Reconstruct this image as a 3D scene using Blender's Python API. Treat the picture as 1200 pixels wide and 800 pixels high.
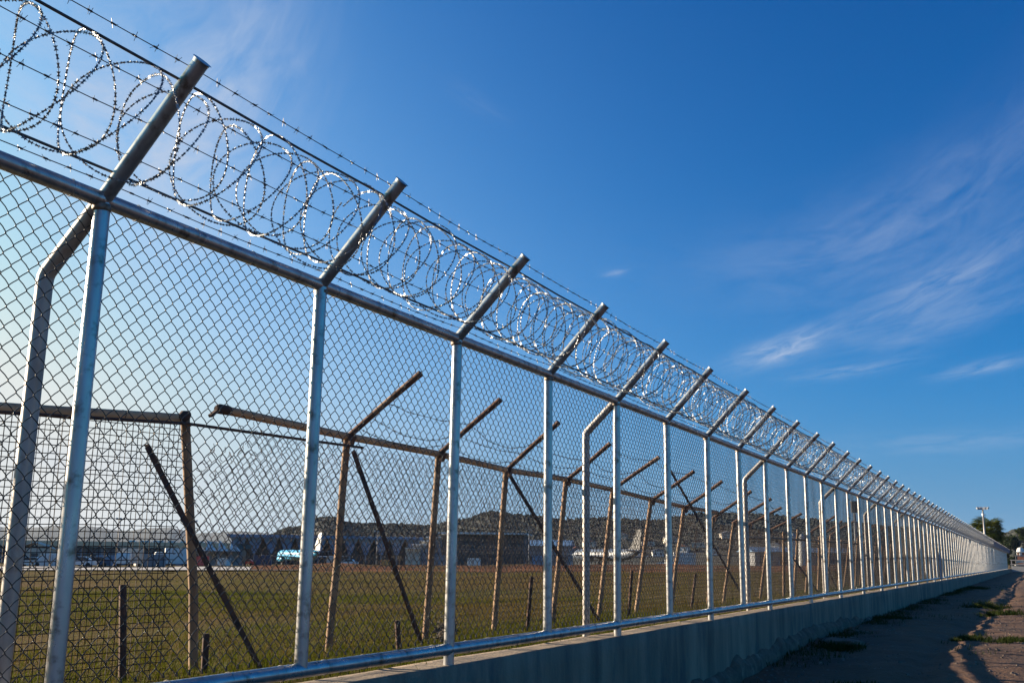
import bpy, math, random
from mathutils import Vector, Matrix, noise
R = math.radians
PI = math.pi
sc = bpy.context.scene
for o in list(bpy.data.objects):
    bpy.data.objects.remove(o)
col = sc.collection

# ------------------------------------------------------------------ camera
YAW, PITCH, ROLL = 0.46567526, 0.20773049, 0.01349203
F = Vector((-math.sin(YAW) * math.cos(PITCH), math.cos(YAW) * math.cos(PITCH), math.sin(PITCH)))
Rt = Vector((math.cos(YAW), math.sin(YAW), 0))
Up = Rt.cross(F)
Rt, Up = Rt * math.cos(ROLL) + Up * math.sin(ROLL), Up * math.cos(ROLL) - Rt * math.sin(ROLL)
cd = bpy.data.cameras.new('camera')
cam = bpy.data.objects.new('camera', cd)
col.objects.link(cam)
cam.matrix_world = Matrix(((Rt.x, Up.x, -F.x, 0), (Rt.y, Up.y, -F.y, 0), (Rt.z, Up.z, -F.z, 1.6), (0, 0, 0, 1)))
cd.sensor_width = 36.0
cd.lens = 35.98
cd.clip_start = 0.05
cd.clip_end = 20000
sc.camera = cam

# ------------------------------------------------------------------ sky, sun, exposure
SUN_AZ, SUN_EL = 96.7, 15.0          # azimuth in degrees to the left of +Y
sc.view_settings.view_transform = 'Standard'
sc.view_settings.look = 'None'
sc.view_settings.exposure = 1.5
sc.view_settings.gamma = 1.0
sc.view_settings.use_curve_mapping = False
sc.cycles.max_bounces = 6
sc.cycles.volume_bounces = 0
SKY = 0.08

w = bpy.data.worlds.new('World')
sc.world = w
w.use_nodes = True
nt = w.node_tree
N, L = nt.nodes, nt.links


def nd(t, **kw):
    n = N.new(t)
    for k, v in kw.items():
        setattr(n, k, v)
    return n


def mth(op, a, b=None, c=None, clamp=False):
    n = nd('ShaderNodeMath', operation=op, use_clamp=clamp)
    for i, v in enumerate((a, b, c)):
        if v is None:
            continue
        if isinstance(v, (int, float)):
            n.inputs[i].default_value = v
        else:
            L.new(v, n.inputs[i])
    return n.outputs[0]


bg = N['Background']
sky = nd('ShaderNodeTexSky', sky_type='NISHITA')
sky.sun_disc = False
sky.sun_elevation = R(SUN_EL)
sky.sun_rotation = R(-SUN_AZ % 360)
sky.air_density, sky.dust_density, sky.ozone_density = 1.0, 2.0, 6.0
tc = nd('ShaderNodeTexCoord')
lift = nd('ShaderNodeVectorMath', operation='MULTIPLY_ADD')
lift.inputs[1].default_value = (1, 1, .88)
lift.inputs[2].default_value = (0, 0, .17)
L.new(tc.outputs['Generated'], lift.inputs[0])
nrm = nd('ShaderNodeVectorMath', operation='NORMALIZE')
L.new(lift.outputs[0], nrm.inputs[0])
L.new(nrm.outputs[0], sky.inputs[0])
sep = nd('ShaderNodeSeparateColor')
L.new(sky.outputs[0], sep.inputs[0])
chan = []
for i, (k, g, top) in enumerate(((3.0, 3.1, 0.285), (4.5, 1.82, 0.30), (1.80, 1.43, 0.338))):
    v = mth('MULTIPLY', sep.outputs[i], SKY)
    v = mth('MULTIPLY', mth('POWER', v, g), k)
    chan.append(mth('MINIMUM', v, top))
comb = nd('ShaderNodeCombineColor')
for i in range(3):
    L.new(chan[i], comb.inputs[i])

sx = nd('ShaderNodeSeparateXYZ')
L.new(tc.outputs['Generated'], sx.inputs[0])
az = mth('MULTIPLY', mth('ARCTAN2', mth('MULTIPLY', sx.outputs[0], -1.0), sx.outputs[1]), 180 / PI)
el = mth('MULTIPLY', mth('ARCSINE', sx.outputs[2]), 180 / PI)


def wisp(ca, ce, ln, wd, rise, amt, seed, stretch=6.0, thr=0.35):
    """thin cirrus streak round (azimuth, elevation); rise = degrees up per degree of azimuth"""
    t = math.atan(rise)
    c, s = math.cos(t), math.sin(t)
    da, de = mth('SUBTRACT', az, ca), mth('SUBTRACT', el, ce)
    u = mth('ADD', mth('MULTIPLY', da, c), mth('MULTIPLY', de, s))
    v = mth('SUBTRACT', mth('MULTIPLY', de, c), mth('MULTIPLY', da, s))
    v = mth('SUBTRACT', v, mth('MULTIPLY', mth('MULTIPLY', u, u), 0.25 * wd / (ln * ln) * ln * 0.3))
    q = mth('ADD', mth('POWER', mth('ABSOLUTE', mth('DIVIDE', u, ln)), 2.0), mth('POWER', mth('ABSOLUTE', mth('DIVIDE', v, wd)), 2.0))
    fall = mth('POWER', 2.718, mth('MULTIPLY', q, -1.0))
    cx = nd('ShaderNodeCombineXYZ')
    L.new(mth('MULTIPLY', u, 1.0 / stretch), cx.inputs[0])
    L.new(v, cx.inputs[1])
    cx.inputs[2].default_value = seed
    nz = nd('ShaderNodeTexNoise')
    nz.inputs['Scale'].default_value = 1.6 / max(wd, 0.35) ** 0.6
    nz.inputs['Detail'].default_value = 7
    nz.inputs['Roughness'].default_value = 0.62
    nz.inputs['Distortion'].default_value = 0.5
    L.new(cx.outputs[0], nz.inputs['Vector'])
    m = mth('MULTIPLY', mth('SUBTRACT', nz.outputs[0], thr), 2.2, clamp=True)
    return mth('MULTIPLY', mth('MULTIPLY', m, fall), amt)


masks = [
    wisp(3.5, 14.0, 5.5, 1.0, -0.42, 0.50, 1.0, 4.5, .3),
    wisp(11.6, 11.25, 2.4, 0.62, -0.30, 0.85, 2.3, 4.0, .28),
    wisp(3.0, 12.3, 5.0, 0.8, -0.30, 0.30, 3.1, 4.5, .3),
    wisp(8.0, 10.0, 3.0, 0.35, -0.12, 0.40, 4.7),
    wisp(1.4, 9.8, 2.4, 0.35, -0.16, 0.45, 5.2),
    wisp(2.5, 6.1, 6.0, 0.55, -0.05, 0.28, 6.6),
    wisp(20.8, 15.75, 0.7, 0.22, -0.15, 0.45, 7.9),
    wisp(47.0, 21.5, 7.5, 6.0, -0.3, 0.9, 8.4, 1.6, 0.22),
    wisp(5.0, 17.2, 10.0, 2.6, -0.38, 0.25, 9.5, 3.0, .25),
    wisp(29.0, 25.0, 2.0, 0.5, 0.5, 0.12, 11.5),
    wisp(44.0, 4.0, 14.0, 2.2, 0.0, 0.35, 12.5, 5.0, 0.25),
]
tot = masks[0]
for m in masks[1:]:
    tot = mth('ADD', tot, m)
tot = mth('MINIMUM', tot, 0.75)


def glow(ca, ce, wa, we, amt):
    a = mth('POWER', mth('DIVIDE', mth('SUBTRACT', az, ca), wa), 2.0)
    b = mth('POWER', mth('DIVIDE', mth('SUBTRACT', el, ce), we), 2.0)
    return mth('MULTIPLY', mth('POWER', 2.718, mth('MULTIPLY', mth('ADD', a, b), -1.0)), amt)


veil = mth('MINIMUM', mth('ADD', glow(90, 10, 38, 22, 1.0), glow(62, 2, 27, 11, .84)), .92)
mix = nd('ShaderNodeMix', data_type='RGBA')
L.new(tot, mix.inputs[0])
mix.inputs[7].default_value = (0.19, 0.22, 0.275, 1)
mix2 = nd('ShaderNodeMix', data_type='RGBA')
L.new(veil, mix2.inputs[0])
hzn = nd('ShaderNodeMix', data_type='RGBA')          # air near the horizon
he = mth('DIVIDE', el, 7.0)
L.new(mth('MULTIPLY', mth('POWER', 2.718, mth('MULTIPLY', mth('MULTIPLY', he, he), -1.0)), .85), hzn.inputs[0])
L.new(comb.outputs[0], hzn.inputs[6])
hzn.inputs[7].default_value = (.042, .100, .168, 1)
L.new(hzn.outputs[2], mix2.inputs[6])
mix2.inputs[7].default_value = (0.305, 0.30, 0.288, 1)
L.new(mix2.outputs[2], mix.inputs[6])
sc_ = nd('ShaderNodeVectorMath', operation='SCALE')
sc_.inputs['Scale'].default_value = 1.0 / SKY
L.new(mix.outputs[2], sc_.inputs[0])
L.new(sc_.outputs[0], bg.inputs[0])
bg.inputs[1].default_value = SKY

sd = bpy.data.lights.new('sun', 'SUN')
sd.energy = 5.0
sd.angle = R(0.5)
sd.color = (1.0, 0.83, 0.62)
sun = bpy.data.objects.new('sun', sd)
col.objects.link(sun)
to_sun = Vector((-math.sin(R(SUN_AZ)) * math.cos(R(SUN_EL)), math.cos(R(SUN_AZ)) * math.cos(R(SUN_EL)), math.sin(R(SUN_EL))))
sun.rotation_euler = to_sun.to_track_quat('Z', 'Y').to_euler()

# ------------------------------------------------------------------ helpers
rng = random.Random(7)


def tag(o, label=None, cat=None, group=None, kind=None):
    for k, v in (('label', label), ('category', cat), ('group', group), ('kind', kind)):
        if v:
            o[k] = v
    return o


def link(name, me, m=None, parent=None, loc=None):
    o = bpy.data.objects.new(name, me)
    col.objects.link(o)
    if m is not None and me is not None and not me.materials:
        me.materials.append(m)
    if parent is not None:
        o.parent = parent
    if loc is not None:
        o.location = loc
    return o


def thing(name, label, cat, loc=(0, 0, 0), rz=0.0, group=None):
    o = link(name, None, loc=loc)
    o.rotation_euler = (0, 0, rz)
    return tag(o, label, cat, group)


class MB:
    """collects vertices and faces for one mesh"""

    def __init__(s):
        s.v, s.f = [], []

    def box(s, c, d, rz=0.0, taper=1.0):
        b = len(s.v)
        cs, sn = math.cos(rz), math.sin(rz)
        for z in (-.5, .5):
            t = taper if z > 0 else 1.0
            for x, y in ((-.5, -.5), (.5, -.5), (.5, .5), (-.5, .5)):
                px, py = x * d[0] * t, y * d[1] * t
                s.v.append((c[0] + px * cs - py * sn, c[1] + px * sn + py * cs, c[2] + z * d[2]))
        s.f += [tuple(b + i for i in q) for q in ((3, 2, 1, 0), (4, 5, 6, 7), (0, 1, 5, 4), (1, 2, 6, 5), (2, 3, 7, 6), (3, 0, 4, 7))]
        return s

    def bar(s, a, b, w, h, up=(0, 0, 1)):
        """square bar from a to b"""
        a, b = Vector(a), Vector(b)
        d = (b - a).normalized()
        u = Vector(up)
        if abs(d.dot(u)) > .95:
            u = Vector((0, 1, 0))
        x = d.cross(u).normalized()
        y = x.cross(d).normalized()
        k = len(s.v)
        for p in (a, b):
            for i, j in ((-.5, -.5), (.5, -.5), (.5, .5), (-.5, .5)):
                s.v.append(tuple(p + x * (i * w) + y * (j * h)))
        s.f += [tuple(k + i for i in q) for q in ((3, 2, 1, 0), (4, 5, 6, 7), (0, 1, 5, 4), (1, 2, 6, 5), (2, 3, 7, 6), (3, 0, 4, 7))]
        return s

    def tube(s, pts, r, n=8, cap=True):
        """tube along a polyline; r is a number or one radius per point"""
        P = [Vector(p) for p in pts]
        m = len(P)
        rr = [r] * m if isinstance(r, (int, float)) else r
        T = []
        for i in range(m):
            T.append((P[min(i + 1, m - 1)] - P[max(i - 1, 0)]).normalized())
        u = Vector((0, 0, 1))
        if abs(T[0].dot(u)) > .9:
            u = Vector((0, 1, 0))
        b = len(s.v)
        x = T[0].cross(u).normalized()
        for i in range(m):
            x = (x - T[i] * x.dot(T[i])).normalized()
            y = T[i].cross(x)
            k = 1.0
            if 0 < i < m - 1:
                ca = max(.5, math.sqrt(max(0, (1 + (P[i] - P[i - 1]).normalized().dot((P[i + 1] - P[i]).normalized())) / 2)))
                k = min(1 / ca, 1.3)
            for j in range(n):
                a = 2 * PI * j / n
                q = P[i] + (x * math.cos(a) + y * math.sin(a)) * (rr[i] * (k if n > 5 else 1.0))
                s.v.append((q.x, q.y, q.z))
        for i in range(m - 1):
            for j in range(n):
                j2 = (j + 1) % n
                s.f.append((b + i * n + j, b + i * n + j2, b + (i + 1) * n + j2, b + (i + 1) * n + j))
        if cap:
            s.f.append(tuple(b + j for j in reversed(range(n))))
            s.f.append(tuple(b + (m - 1) * n + j for j in range(n)))
        return s

    def poly(s, pts, depth):
        """flat outline (list of 3-D points) pushed out along vector depth"""
        b, n = len(s.v), len(pts)
        d = Vector(depth)
        for p in pts:
            s.v.append(tuple(p))
        for p in pts:
            s.v.append(tuple(Vector(p) + d))
        s.f.append(tuple(b + i for i in range(n)))
        s.f.append(tuple(b + n + i for i in reversed(range(n))))
        for i in range(n):
            j = (i + 1) % n
            s.f.append((b + i, b + n + i, b + n + j, b + j))
        return s

    def mesh(s, name, m=None, smooth=False):
        me = bpy.data.meshes.new(name)
        me.from_pydata(s.v, [], s.f)
        if smooth:
            me.polygons.foreach_set('use_smooth', [True] * len(me.polygons))
        me.update()
        if m is not None:
            me.materials.append(m)
        return me

    def build(s, name, m, parent=None, loc=None, smooth=False):
        return link(name, s.mesh(name, m, smooth), None, parent, loc)


def auto_smooth(me, deg=40):
    """smooth shading with flat caps"""
    me.polygons.foreach_set('use_smooth', [len(p.vertices) == 4 for p in me.polygons])
    try:
        me.set_sharp_from_angle(angle=R(deg))
    except Exception:
        pass
    return me


# ------------------------------------------------------------------ materials
def mat(name, base, rough=.6, metal=0.0, var=None, scale=5.0, stretch=(1, 1, 1), bump=0.0, bscale=None, detail=6, spec=None, rvar=0.0, third=None, tscale=2.0, tlim=(.5, .65), tstretch=(1, 1, 1), coord='Object', bdist=.02):
    """principled material: two colours mixed by noise, an optional third in patches, bump and roughness variation"""
    m = bpy.data.materials.new(name)
    m.use_nodes = True
    t = m.node_tree
    p = t.nodes['Principled BSDF']
    p.inputs['Roughness'].default_value = rough
    p.inputs['Metallic'].default_value = metal
    p.inputs['Base Color'].default_value = (*base, 1)
    if spec is not None:
        p.inputs['Specular IOR Level'].default_value = spec
    if var is None and not bump:
        return m
    c = t.nodes.new('ShaderNodeTexCoord')

    def nz(sc_, st, det=detail):
        mp = t.nodes.new('ShaderNodeMapping')
        mp.inputs['Scale'].default_value = st
        t.links.new(c.outputs[coord], mp.inputs[0])
        n = t.nodes.new('ShaderNodeTexNoise')
        n.inputs['Scale'].default_value = sc_
        n.inputs['Detail'].default_value = det
        n.inputs['Roughness'].default_value = .6
        t.links.new(mp.outputs[0], n.inputs['Vector'])
        return n.outputs[0]
    n1 = nz(scale, stretch)
    if var is not None:
        cr = t.nodes.new('ShaderNodeMapRange')
        cr.inputs[1].default_value, cr.inputs[2].default_value = .32, .68
        t.links.new(n1, cr.inputs[0])
        mx = t.nodes.new('ShaderNodeMix')
        mx.data_type = 'RGBA'
        t.links.new(cr.outputs[0], mx.inputs[0])
        mx.inputs[6].default_value = (*base, 1)
        mx.inputs[7].default_value = (*var, 1)
        out = mx.outputs[2]
        if third is not None:
            n3 = nz(tscale, tstretch)
            r3 = t.nodes.new('ShaderNodeMapRange')
            r3.inputs[1].default_value, r3.inputs[2].default_value = tlim
            t.links.new(n3, r3.inputs[0])
            m3 = t.nodes.new('ShaderNodeMix')
            m3.data_type = 'RGBA'
            t.links.new(r3.outputs[0], m3.inputs[0])
            t.links.new(out, m3.inputs[6])
            m3.inputs[7].default_value = (*third, 1)
            out = m3.outputs[2]
        t.links.new(out, p.inputs['Base Color'])
    if rvar:
        rr = t.nodes.new('ShaderNodeMapRange')
        rr.inputs[3].default_value, rr.inputs[4].default_value = max(0.02, rough - rvar), min(1, rough + rvar)
        t.links.new(n1, rr.inputs[0])
        t.links.new(rr.outputs[0], p.inputs['Roughness'])
    if bump:
        nb = nz(bscale or scale * 3, (1, 1, 1), 8)
        b = t.nodes.new('ShaderNodeBump')
        b.inputs['Strength'].default_value = bump
        b.inputs['Distance'].default_value = bdist
        t.links.new(nb, b.inputs['Height'])
        t.links.new(b.outputs[0], p.inputs['Normal'])
    return m


M = {
    'galv': mat('galvanised_pipe', (.52, .515, .51), .31, .72, (.34, .34, .345), 9, (1, 1, .22), .16, 60, rvar=.16, third=(.17, .140, .110), tscale=13, tlim=(.53, .70), bdist=.002),
    'galv_old': mat('dull_galvanised_pipe', (.40, .38, .36), .5, .55, (.26, .23, .21), 9, (1, 1, .3), .15, 70, rvar=.12, third=(.20, .12, .07), tscale=6, tlim=(.58, .74), bdist=.002),
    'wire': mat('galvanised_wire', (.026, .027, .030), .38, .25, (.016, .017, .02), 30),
    'barb': mat('dark_barbed_wire', (.13, .13, .14), .45, .7, (.07, .065, .06), 25),
    'cable': mat('tension_wire', (.10, .10, .11), .5, .5, (.05, .05, .05), 20),
    'blade': mat('razor_tape_steel', (.34, .345, .35), .42, .9, (.20, .205, .21), 18, rvar=.1),
    'rust': mat('rusty_pipe', (.36, .225, .13), .85, 0, (.155, .085, .048), 9, (1, 1, .35), .5, 45, third=(.30, .215, .135), tscale=5, tlim=(.50, .70), bdist=.004),
    'rust_tan': mat('dusty_rusted_rail', (.62, .37, .20), .8, 0, (.42, .225, .115), 7, (1, .35, 1), .4, 45, third=(.14, .07, .04), tscale=5, tlim=(.56, .72), bdist=.004),
    'rust_arm': mat('flaking_rusty_bar', (.15, .075, .045), .9, 0, (.07, .036, .026), 12, (1, 1, 1), .6, 60, third=(.26, .17, .11), tscale=7, tlim=(.54, .68), bdist=.004),
    'rust_dark': mat('dark_rusted_steel', (.055, .030, .022), .9, 0, (.11, .052, .030), 14, (1, 1, 1), .6, 60, third=(.025, .017, .015), tscale=8, tlim=(.5, .66), bdist=.004),
    'rust_wire': mat('rusty_wire', (.050, .028, .019), .8, 0, (.022, .014, .011), 20),
    'concrete': mat('cast_concrete', (.315, .240, .165), .9, 0, (.13, .100, .072), 3.2, (.6, 1, .16), .5, 30, third=(.075, .072, .07), tscale=3.4, tlim=(.50, .74), tstretch=(.5, 1, .30), bdist=.02),
    'footing': mat('rough_footing_concrete', (.19, .135, .092), .95, 0, (.095, .066, .044), 6, (1, 1, 1), .9, 22, third=(.25, .20, .155), tscale=4, tlim=(.58, .7), bdist=.03),
    'sand': mat('packed_sandy_soil', (.145, .072, .033), .95, 0, (.085, .042, .020), .9, (1, .45, 1), .8, 14, third=(.060, .038, .024), tscale=.55, tlim=(.50, .72), bdist=.05),
    'field': mat('dry_grass_soil', (.105, .072, .014), .95, 0, (.055, .050, .008), .35, (1, 1, 1), .8, 9, spec=.05, third=(.098, .060, .018), tscale=.08, tlim=(.48, .62), bdist=.05),
    'redsoil': mat('red_earth', (.150, .062, .030), .95, 0, (.085, .040, .020), .25, (1, 1, 1), .7, 2, spec=.05, third=(.075, .055, .018), tscale=.12, tlim=(.5, .62), bdist=.3),
    'apron': mat('apron_concrete', (.36, .34, .32), .9, 0, (.28, .27, .26), .3),
    'stone': mat('pale_stone', (.20, .155, .115), .9, 0, (.10, .075, .055), 8, (1, 1, 1), .6, 30),
    'white': mat('white_paint', (.72, .72, .70), .45, 0, (.62, .62, .60), 1.5),
    'cream': mat('cream_render', (.58, .52, .43), .8, 0, (.48, .43, .36), .8),
    'grey': mat('grey_panel', (.24, .25, .27), .6, 0, (.18, .19, .21), .9),
    'dgrey': mat('dark_grey', (.055, .058, .065), .6, 0, (.035, .037, .042), 1.1),
    'blueroof': mat('blue_grey_roof', (.13, .24, .38), .5, 0, (.10, .19, .31), .5),
    'teal': mat('teal_roof', (.055, .105, .115), .95, 0, (.04, .08, .09), .6, spec=.05),
    'bluefac': mat('blue_glass_facade', (.13, .20, .30), .25, 0, (.09, .15, .24), .6),
    'glass': mat('dark_window_glass', (.03, .04, .055), .08, 0),
    'rubber': mat('black_rubber', (.02, .02, .02), .8),
    'sky_livery': mat('sky_blue_livery', (.07, .36, .62), .3, 0, (.06, .32, .56), 2),
    'plane_body': mat('pale_aircraft_paint', (.09, .115, .16), .45, 0, (.075, .10, .14), .5),
    'red': mat('red_car_paint', (.50, .06, .055), .3),
    'silver': mat('silver_car_paint', (.50, .51, .53), .3, .4),
    'navy': mat('navy_car_paint', (.03, .05, .12), .3),
    'orange': mat('orange_paint', (.72, .32, .08), .5),
    'brickred': mat('red_brown_brick', (.28, .11, .07), .8, 0, (.20, .08, .05), 3),
    'bark': mat('palm_bark', (.15, .11, .075), .9, 0, (.08, .06, .045), 12, (1, 1, 3), .8, 20),
    'weathered': mat('weathered_white', (.34, .32, .30), .7, 0, (.22, .20, .185), 2),
    'weldmat': mat('rust_tinged_weld', (.30, .26, .22), .6, .5, (.16, .10, .06), 30, (1, 1, 1), .5, 90, bdist=.003),
    'signblue': mat('blue_sign_paint', (.06, .10, .17), .5),
}


def leaf_mat(name, a, b, scale, back=.35):
    m = mat(name, a, .7, 0, b, scale, spec=.08)
    t = m.node_tree
    p = t.nodes['Principled BSDF']
    tr = t.nodes.new('ShaderNodeBsdfTranslucent')
    mx = t.nodes.new('ShaderNodeMixShader')
    mx.inputs[0].default_value = back
    src = p.inputs['Base Color'].links[0].from_socket
    t.links.new(src, tr.inputs[0])
    t.links.new(p.outputs[0], mx.inputs[1])
    t.links.new(tr.outputs[0], mx.inputs[2])
    t.links.new(mx.outputs[0], t.nodes['Material Output'].inputs[0])
    return m


M['grass'] = leaf_mat('meadow_grass', (.105, .082, .009), (.130, .082, .014), .9)
M['grass_green'] = leaf_mat('green_weed', (.058, .078, .005), (.095, .095, .007), 1.5)
M['weed'] = leaf_mat('dark_weed', (.030, .050, .010), (.048, .056, .014), 4)
M['palmleaf'] = leaf_mat('palm_leaf', (.045, .068, .010), (.085, .090, .015), 1.2, .3)
M['tree'] = leaf_mat('tree_leaf', (.020, .034, .014), (.034, .048, .018), .8, .2)
M['hilltree'] = mat('hill_woodland', (.036, .041, .040), .95, 0, (.046, .050, .046), .3, spec=.05)
M['hill'] = mat('wooded_hillside', (.026, .030, .024), .95, 0, (.046, .040, .031), .03, (1, 1, 1), .9, .12, third=(.020, .026, .019), tscale=.012, tlim=(.45, .6), bdist=4)
M['mountain'] = mat('far_forest', (.035, .046, .045), .95, 0, (.05, .055, .05), .004)

# ------------------------------------------------------------------ the lie of the land
FX = -3.365                       # line of the new fence
TOPZ, BOTZ, WALLZ = 3.0387, 1.0265, 0.935
Y0, BAY = 2.8642, 1.5
NPOST = 105


def sst(a, b, x):
    t = min(1, max(0, (x - a) / (b - a)))
    return t * t * (3 - 2 * t)


def field_z(x, y):
    z = .85 - .012 * min(300, max(0, -x - 5))
    if x > -5:
        z = .85 + (x + 5) / 1.44 * .05
    return z


def field_n(x, y):
    d = math.hypot(x, y)
    a = .035 if d < 40 else .08
    return field_z(x, y) + (noise.noise(Vector((x * .8, y * .8, 1))) * a + noise.noise(Vector((x * .12, y * .12, 5))) * .10) * sst(-3.7, -7.5, x)


def sand_z(x, y):
    base = .02 + .36 * sst(7, 18, y) + .03 * sst(20, 40, y)
    # low bank rising away from the wall, wheel ruts along it
    rut = -.06 * math.exp(-((x + 1.15 + .25 * math.sin(y * .11)) / .22) ** 2) - .05 * math.exp(-((x - .35 + .25 * math.sin(y * .11)) / .24) ** 2)
    n = noise.noise(Vector((x * .6, y * .6, 3))) * .05 + noise.noise(Vector((x * 2.1, y * 2.1, 8))) * .026 + noise.noise(Vector((x * 6, y * 6, 4))) * .012
    return base + .05 * sst(-2.2, 1.5, x) + (rut + n) * (1 - sst(120, 200, y))


def spaced(breaks):
    out = []
    for a, b, n in breaks:
        out += [a + (b - a) * i / n for i in range(n)]
    out.append(breaks[-1][1])
    return out


def sheet(name, xs, ys, fn, m):
    v = [(x, y, fn(x, y)) for y in ys for x in xs]
    nx = len(xs)
    f = [(j * nx + i, j * nx + i + 1, (j + 1) * nx + i + 1, (j + 1) * nx + i) for j in range(len(ys) - 1) for i in range(nx - 1)]
    me = bpy.data.meshes.new(name)
    me.from_pydata(v, [], f)
    me.polygons.foreach_set('use_smooth', [True] * len(f))
    me.materials.append(m)
    return tag(link(name, me), kind='structure')


o = sheet('airfield_ground', spaced([(-9000, -600, 8), (-600, -60, 40), (-60, -20, 40), (-20, -3.44, 60)]),
          spaced([(-400, -10, 8), (-10, 40, 130), (40, 120, 80), (120, 600, 60), (600, 9000, 8)]), field_n, M['field'])
o['label'] = 'dry olive and brown grass field behind the fences'
o = sheet('sandy_track', spaced([(-3.44, 4, 120), (4, 30, 30), (30, 400, 10), (400, 6000, 4)]),
          spaced([(-200, 4, 8), (4, 45, 340), (45, 160, 110), (160, 500, 20), (500, 9000, 6)]), sand_z, M['sand'])
o['label'] = 'shaded reddish sandy track beside the concrete wall'

# ------------------------------------------------------------------ low concrete wall that carries the new fence
def build_wall():
    mb = MB()
    ys = spaced([(-12, 0, 12), (0, 40, 160), (40, 161, 121), (161, 300, 20)])
    prof = [(-3.30, -.3), (-3.30, .10), (-3.30, .35), (-3.30, .60), (-3.30, .80), (-3.302, .925), (-3.312, .935), (-3.36, .936), (-3.44, .936), (-3.52, .936), (-3.565, .934), (-3.572, .92), (-3.572, .6), (-3.572, -.3)]
    n = len(prof)
    for y in ys:
        for k, (x, z) in enumerate(prof):
            q = Vector((x * 3, y * 1.3, z * 3))
            dx = noise.noise(q) * .008 + noise.noise(q * 4) * .004
            if k < 7 and y > 0 and abs((y + .75) % 3.0 - 1.5) < .13:
                dx -= .012
            dz = 0
            if 4 < k < 12:
                dz = noise.noise(Vector((y * .9, k * .3, 2))) * .006 + noise.noise(Vector((y * 5, k * .7, 9))) * .003 - (.004 if 6 < k < 10 else 0)
            mb.v.append((x + dx, y, z + dz))
    for j in range(len(ys) - 1):
        for k in range(n - 1):
            a = j * n + k
            mb.f.append((a, a + n, a + n + 1, a + 1))
    mb.f.append(tuple(range(n)))
    mb.f.append(tuple((len(ys) - 1) * n + k for k in reversed(range(n))))
    wl = mb.build('concrete_wall', M['concrete'], smooth=False)
    for p in wl.data.polygons:
        p.use_smooth = len(p.vertices) == 4
    tag(wl, 'long low concrete wall along the sandy track, with the fence standing on it', 'wall')
    # rough footing lip along its base
    fb = MB()
    ys2 = spaced([(4, 30, 208), (30, 80, 100)])
    m = 5
    for y in ys2:
        top = sand_z(-3.2, y) + .19 + noise.noise(Vector((y * 1.7, 0, 4))) * .09 + noise.noise(Vector((y * 6, 2, 4))) * .035
        top -= .20 * sst(19, 26, y)
        d = .075 + noise.noise(Vector((y * 2.2, 7, 1))) * .03 + noise.noise(Vector((y * 9, 3, 1))) * .012
        for (x, z) in ((-3.31, top + .015), (-3.30 + d * .35, top), (-3.30 + d, top - .06), (-3.30 + d * 1.15, top - .14), (-3.30 + d * 1.3, -.3)):
            fb.v.append((x + noise.noise(Vector((y * 8, z * 9, 2))) * .008, y, z))
    for j in range(len(ys2) - 1):
        for k in range(m - 1):
            a = j * m + k
            fb.f.append((a, a + m, a + m + 1, a + 1))
    ft = fb.build('footing', M['footing'], wl, smooth=False)
    ft['label'] = 'rough crumbling concrete lip along the foot of the wall'


build_wall()

# ------------------------------------------------------------------ new chain link fence
fence = thing('chain_link_fence', 'new galvanised chain link fence with slanted arms and razor wire on the low wall', 'fence', (FX, Y0, WALLZ))
PR = .034
zt, zb = TOPZ - WALLZ, BOTZ - WALLZ          # heights over the wall top
ARM = Vector((.485, 0, .505))
AD = ARM.normalized()
AN = Vector((-AD.z, 0, AD.x))                # upper, field-side normal of the arms


def ring_tube(pts, r, n=16):
    me = MB().tube(pts, r, n).mesh('pipe', M['galv'])
    return auto_smooth(me, 50)


def pipe_z(z0, z1, weld=True):
    n = 8
    pts, rr = [], []
    zs = [z0 + (z1 - z0) * i / n for i in range(n + 1)]
    for z in zs:
        pts.append((0, 0, z))
        rr.append(PR)
    return auto_smooth(MB().tube(pts, rr, 18).mesh('pipe', M['galv']), 50)


tall_me = pipe_z(-.02, zt)
short_me = pipe_z(zb, zt)


def arm_mesh():
    mb = MB()
    e = ARM + AD * .02
    mb.tube([(0, 0, 0), tuple(ARM * .5), tuple(e)], PR, 18, cap=False)
    # open pipe end: rim and bore
    b = len(mb.v)
    mb.tube([tuple(e), tuple(e + AD * .001), tuple(e + AD * .001), tuple(e - AD * .05)], [PR, PR * .98, PR * .84, PR * .84], 18, cap=False)
    return auto_smooth(mb.mesh('arm', M['galv']), 50)


arm_me = arm_mesh()
collar_me = auto_smooth(MB().tube([(0, 0, zt - .05), (0, 0, zt - .045), (0, 0, zt - .03), (0, 0, zt - .022)], [PR + .0005, PR + .005, PR + .005, PR + .0005], 18).mesh('weld', M['weldmat']), 60)
stay_me = auto_smooth(MB().tube([(-.02, 0, zt - .02), (-.286, 0, zt - .279), (-.297, 0, zt - .300), (-.30, 0, zt - .325), (-.30, 0, zt - 1.2), (-.30, 0, -.16)], PR * 1.02, 18).mesh('back_stay', M['galv_old']), 50)
for k in range(-2, NPOST):
    p = link('post', tall_me if k % 2 == 0 else short_me, parent=fence, loc=(0, k * BAY, 0))
    p.rotation_euler = (rng.uniform(-.003, .003), rng.uniform(-.003, .003), rng.uniform(0, 6))
    a = link('arm', arm_me, parent=fence, loc=(0, k * BAY, zt))
    a.parent = p
    a.location = (0, 0, zt)
    a.rotation_euler = (0, rng.uniform(-.012, .012), -p.rotation_euler[2])
    if k % 4 == 0:
        s = link('back_stay', stay_me, parent=fence, loc=(0, k * BAY, 0))
        s.rotation_euler = (0, 0, rng.uniform(-.04, .04))
    if k < 30:
        link('weld_collar', collar_me, parent=fence, loc=(0, k * BAY, 0))


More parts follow.
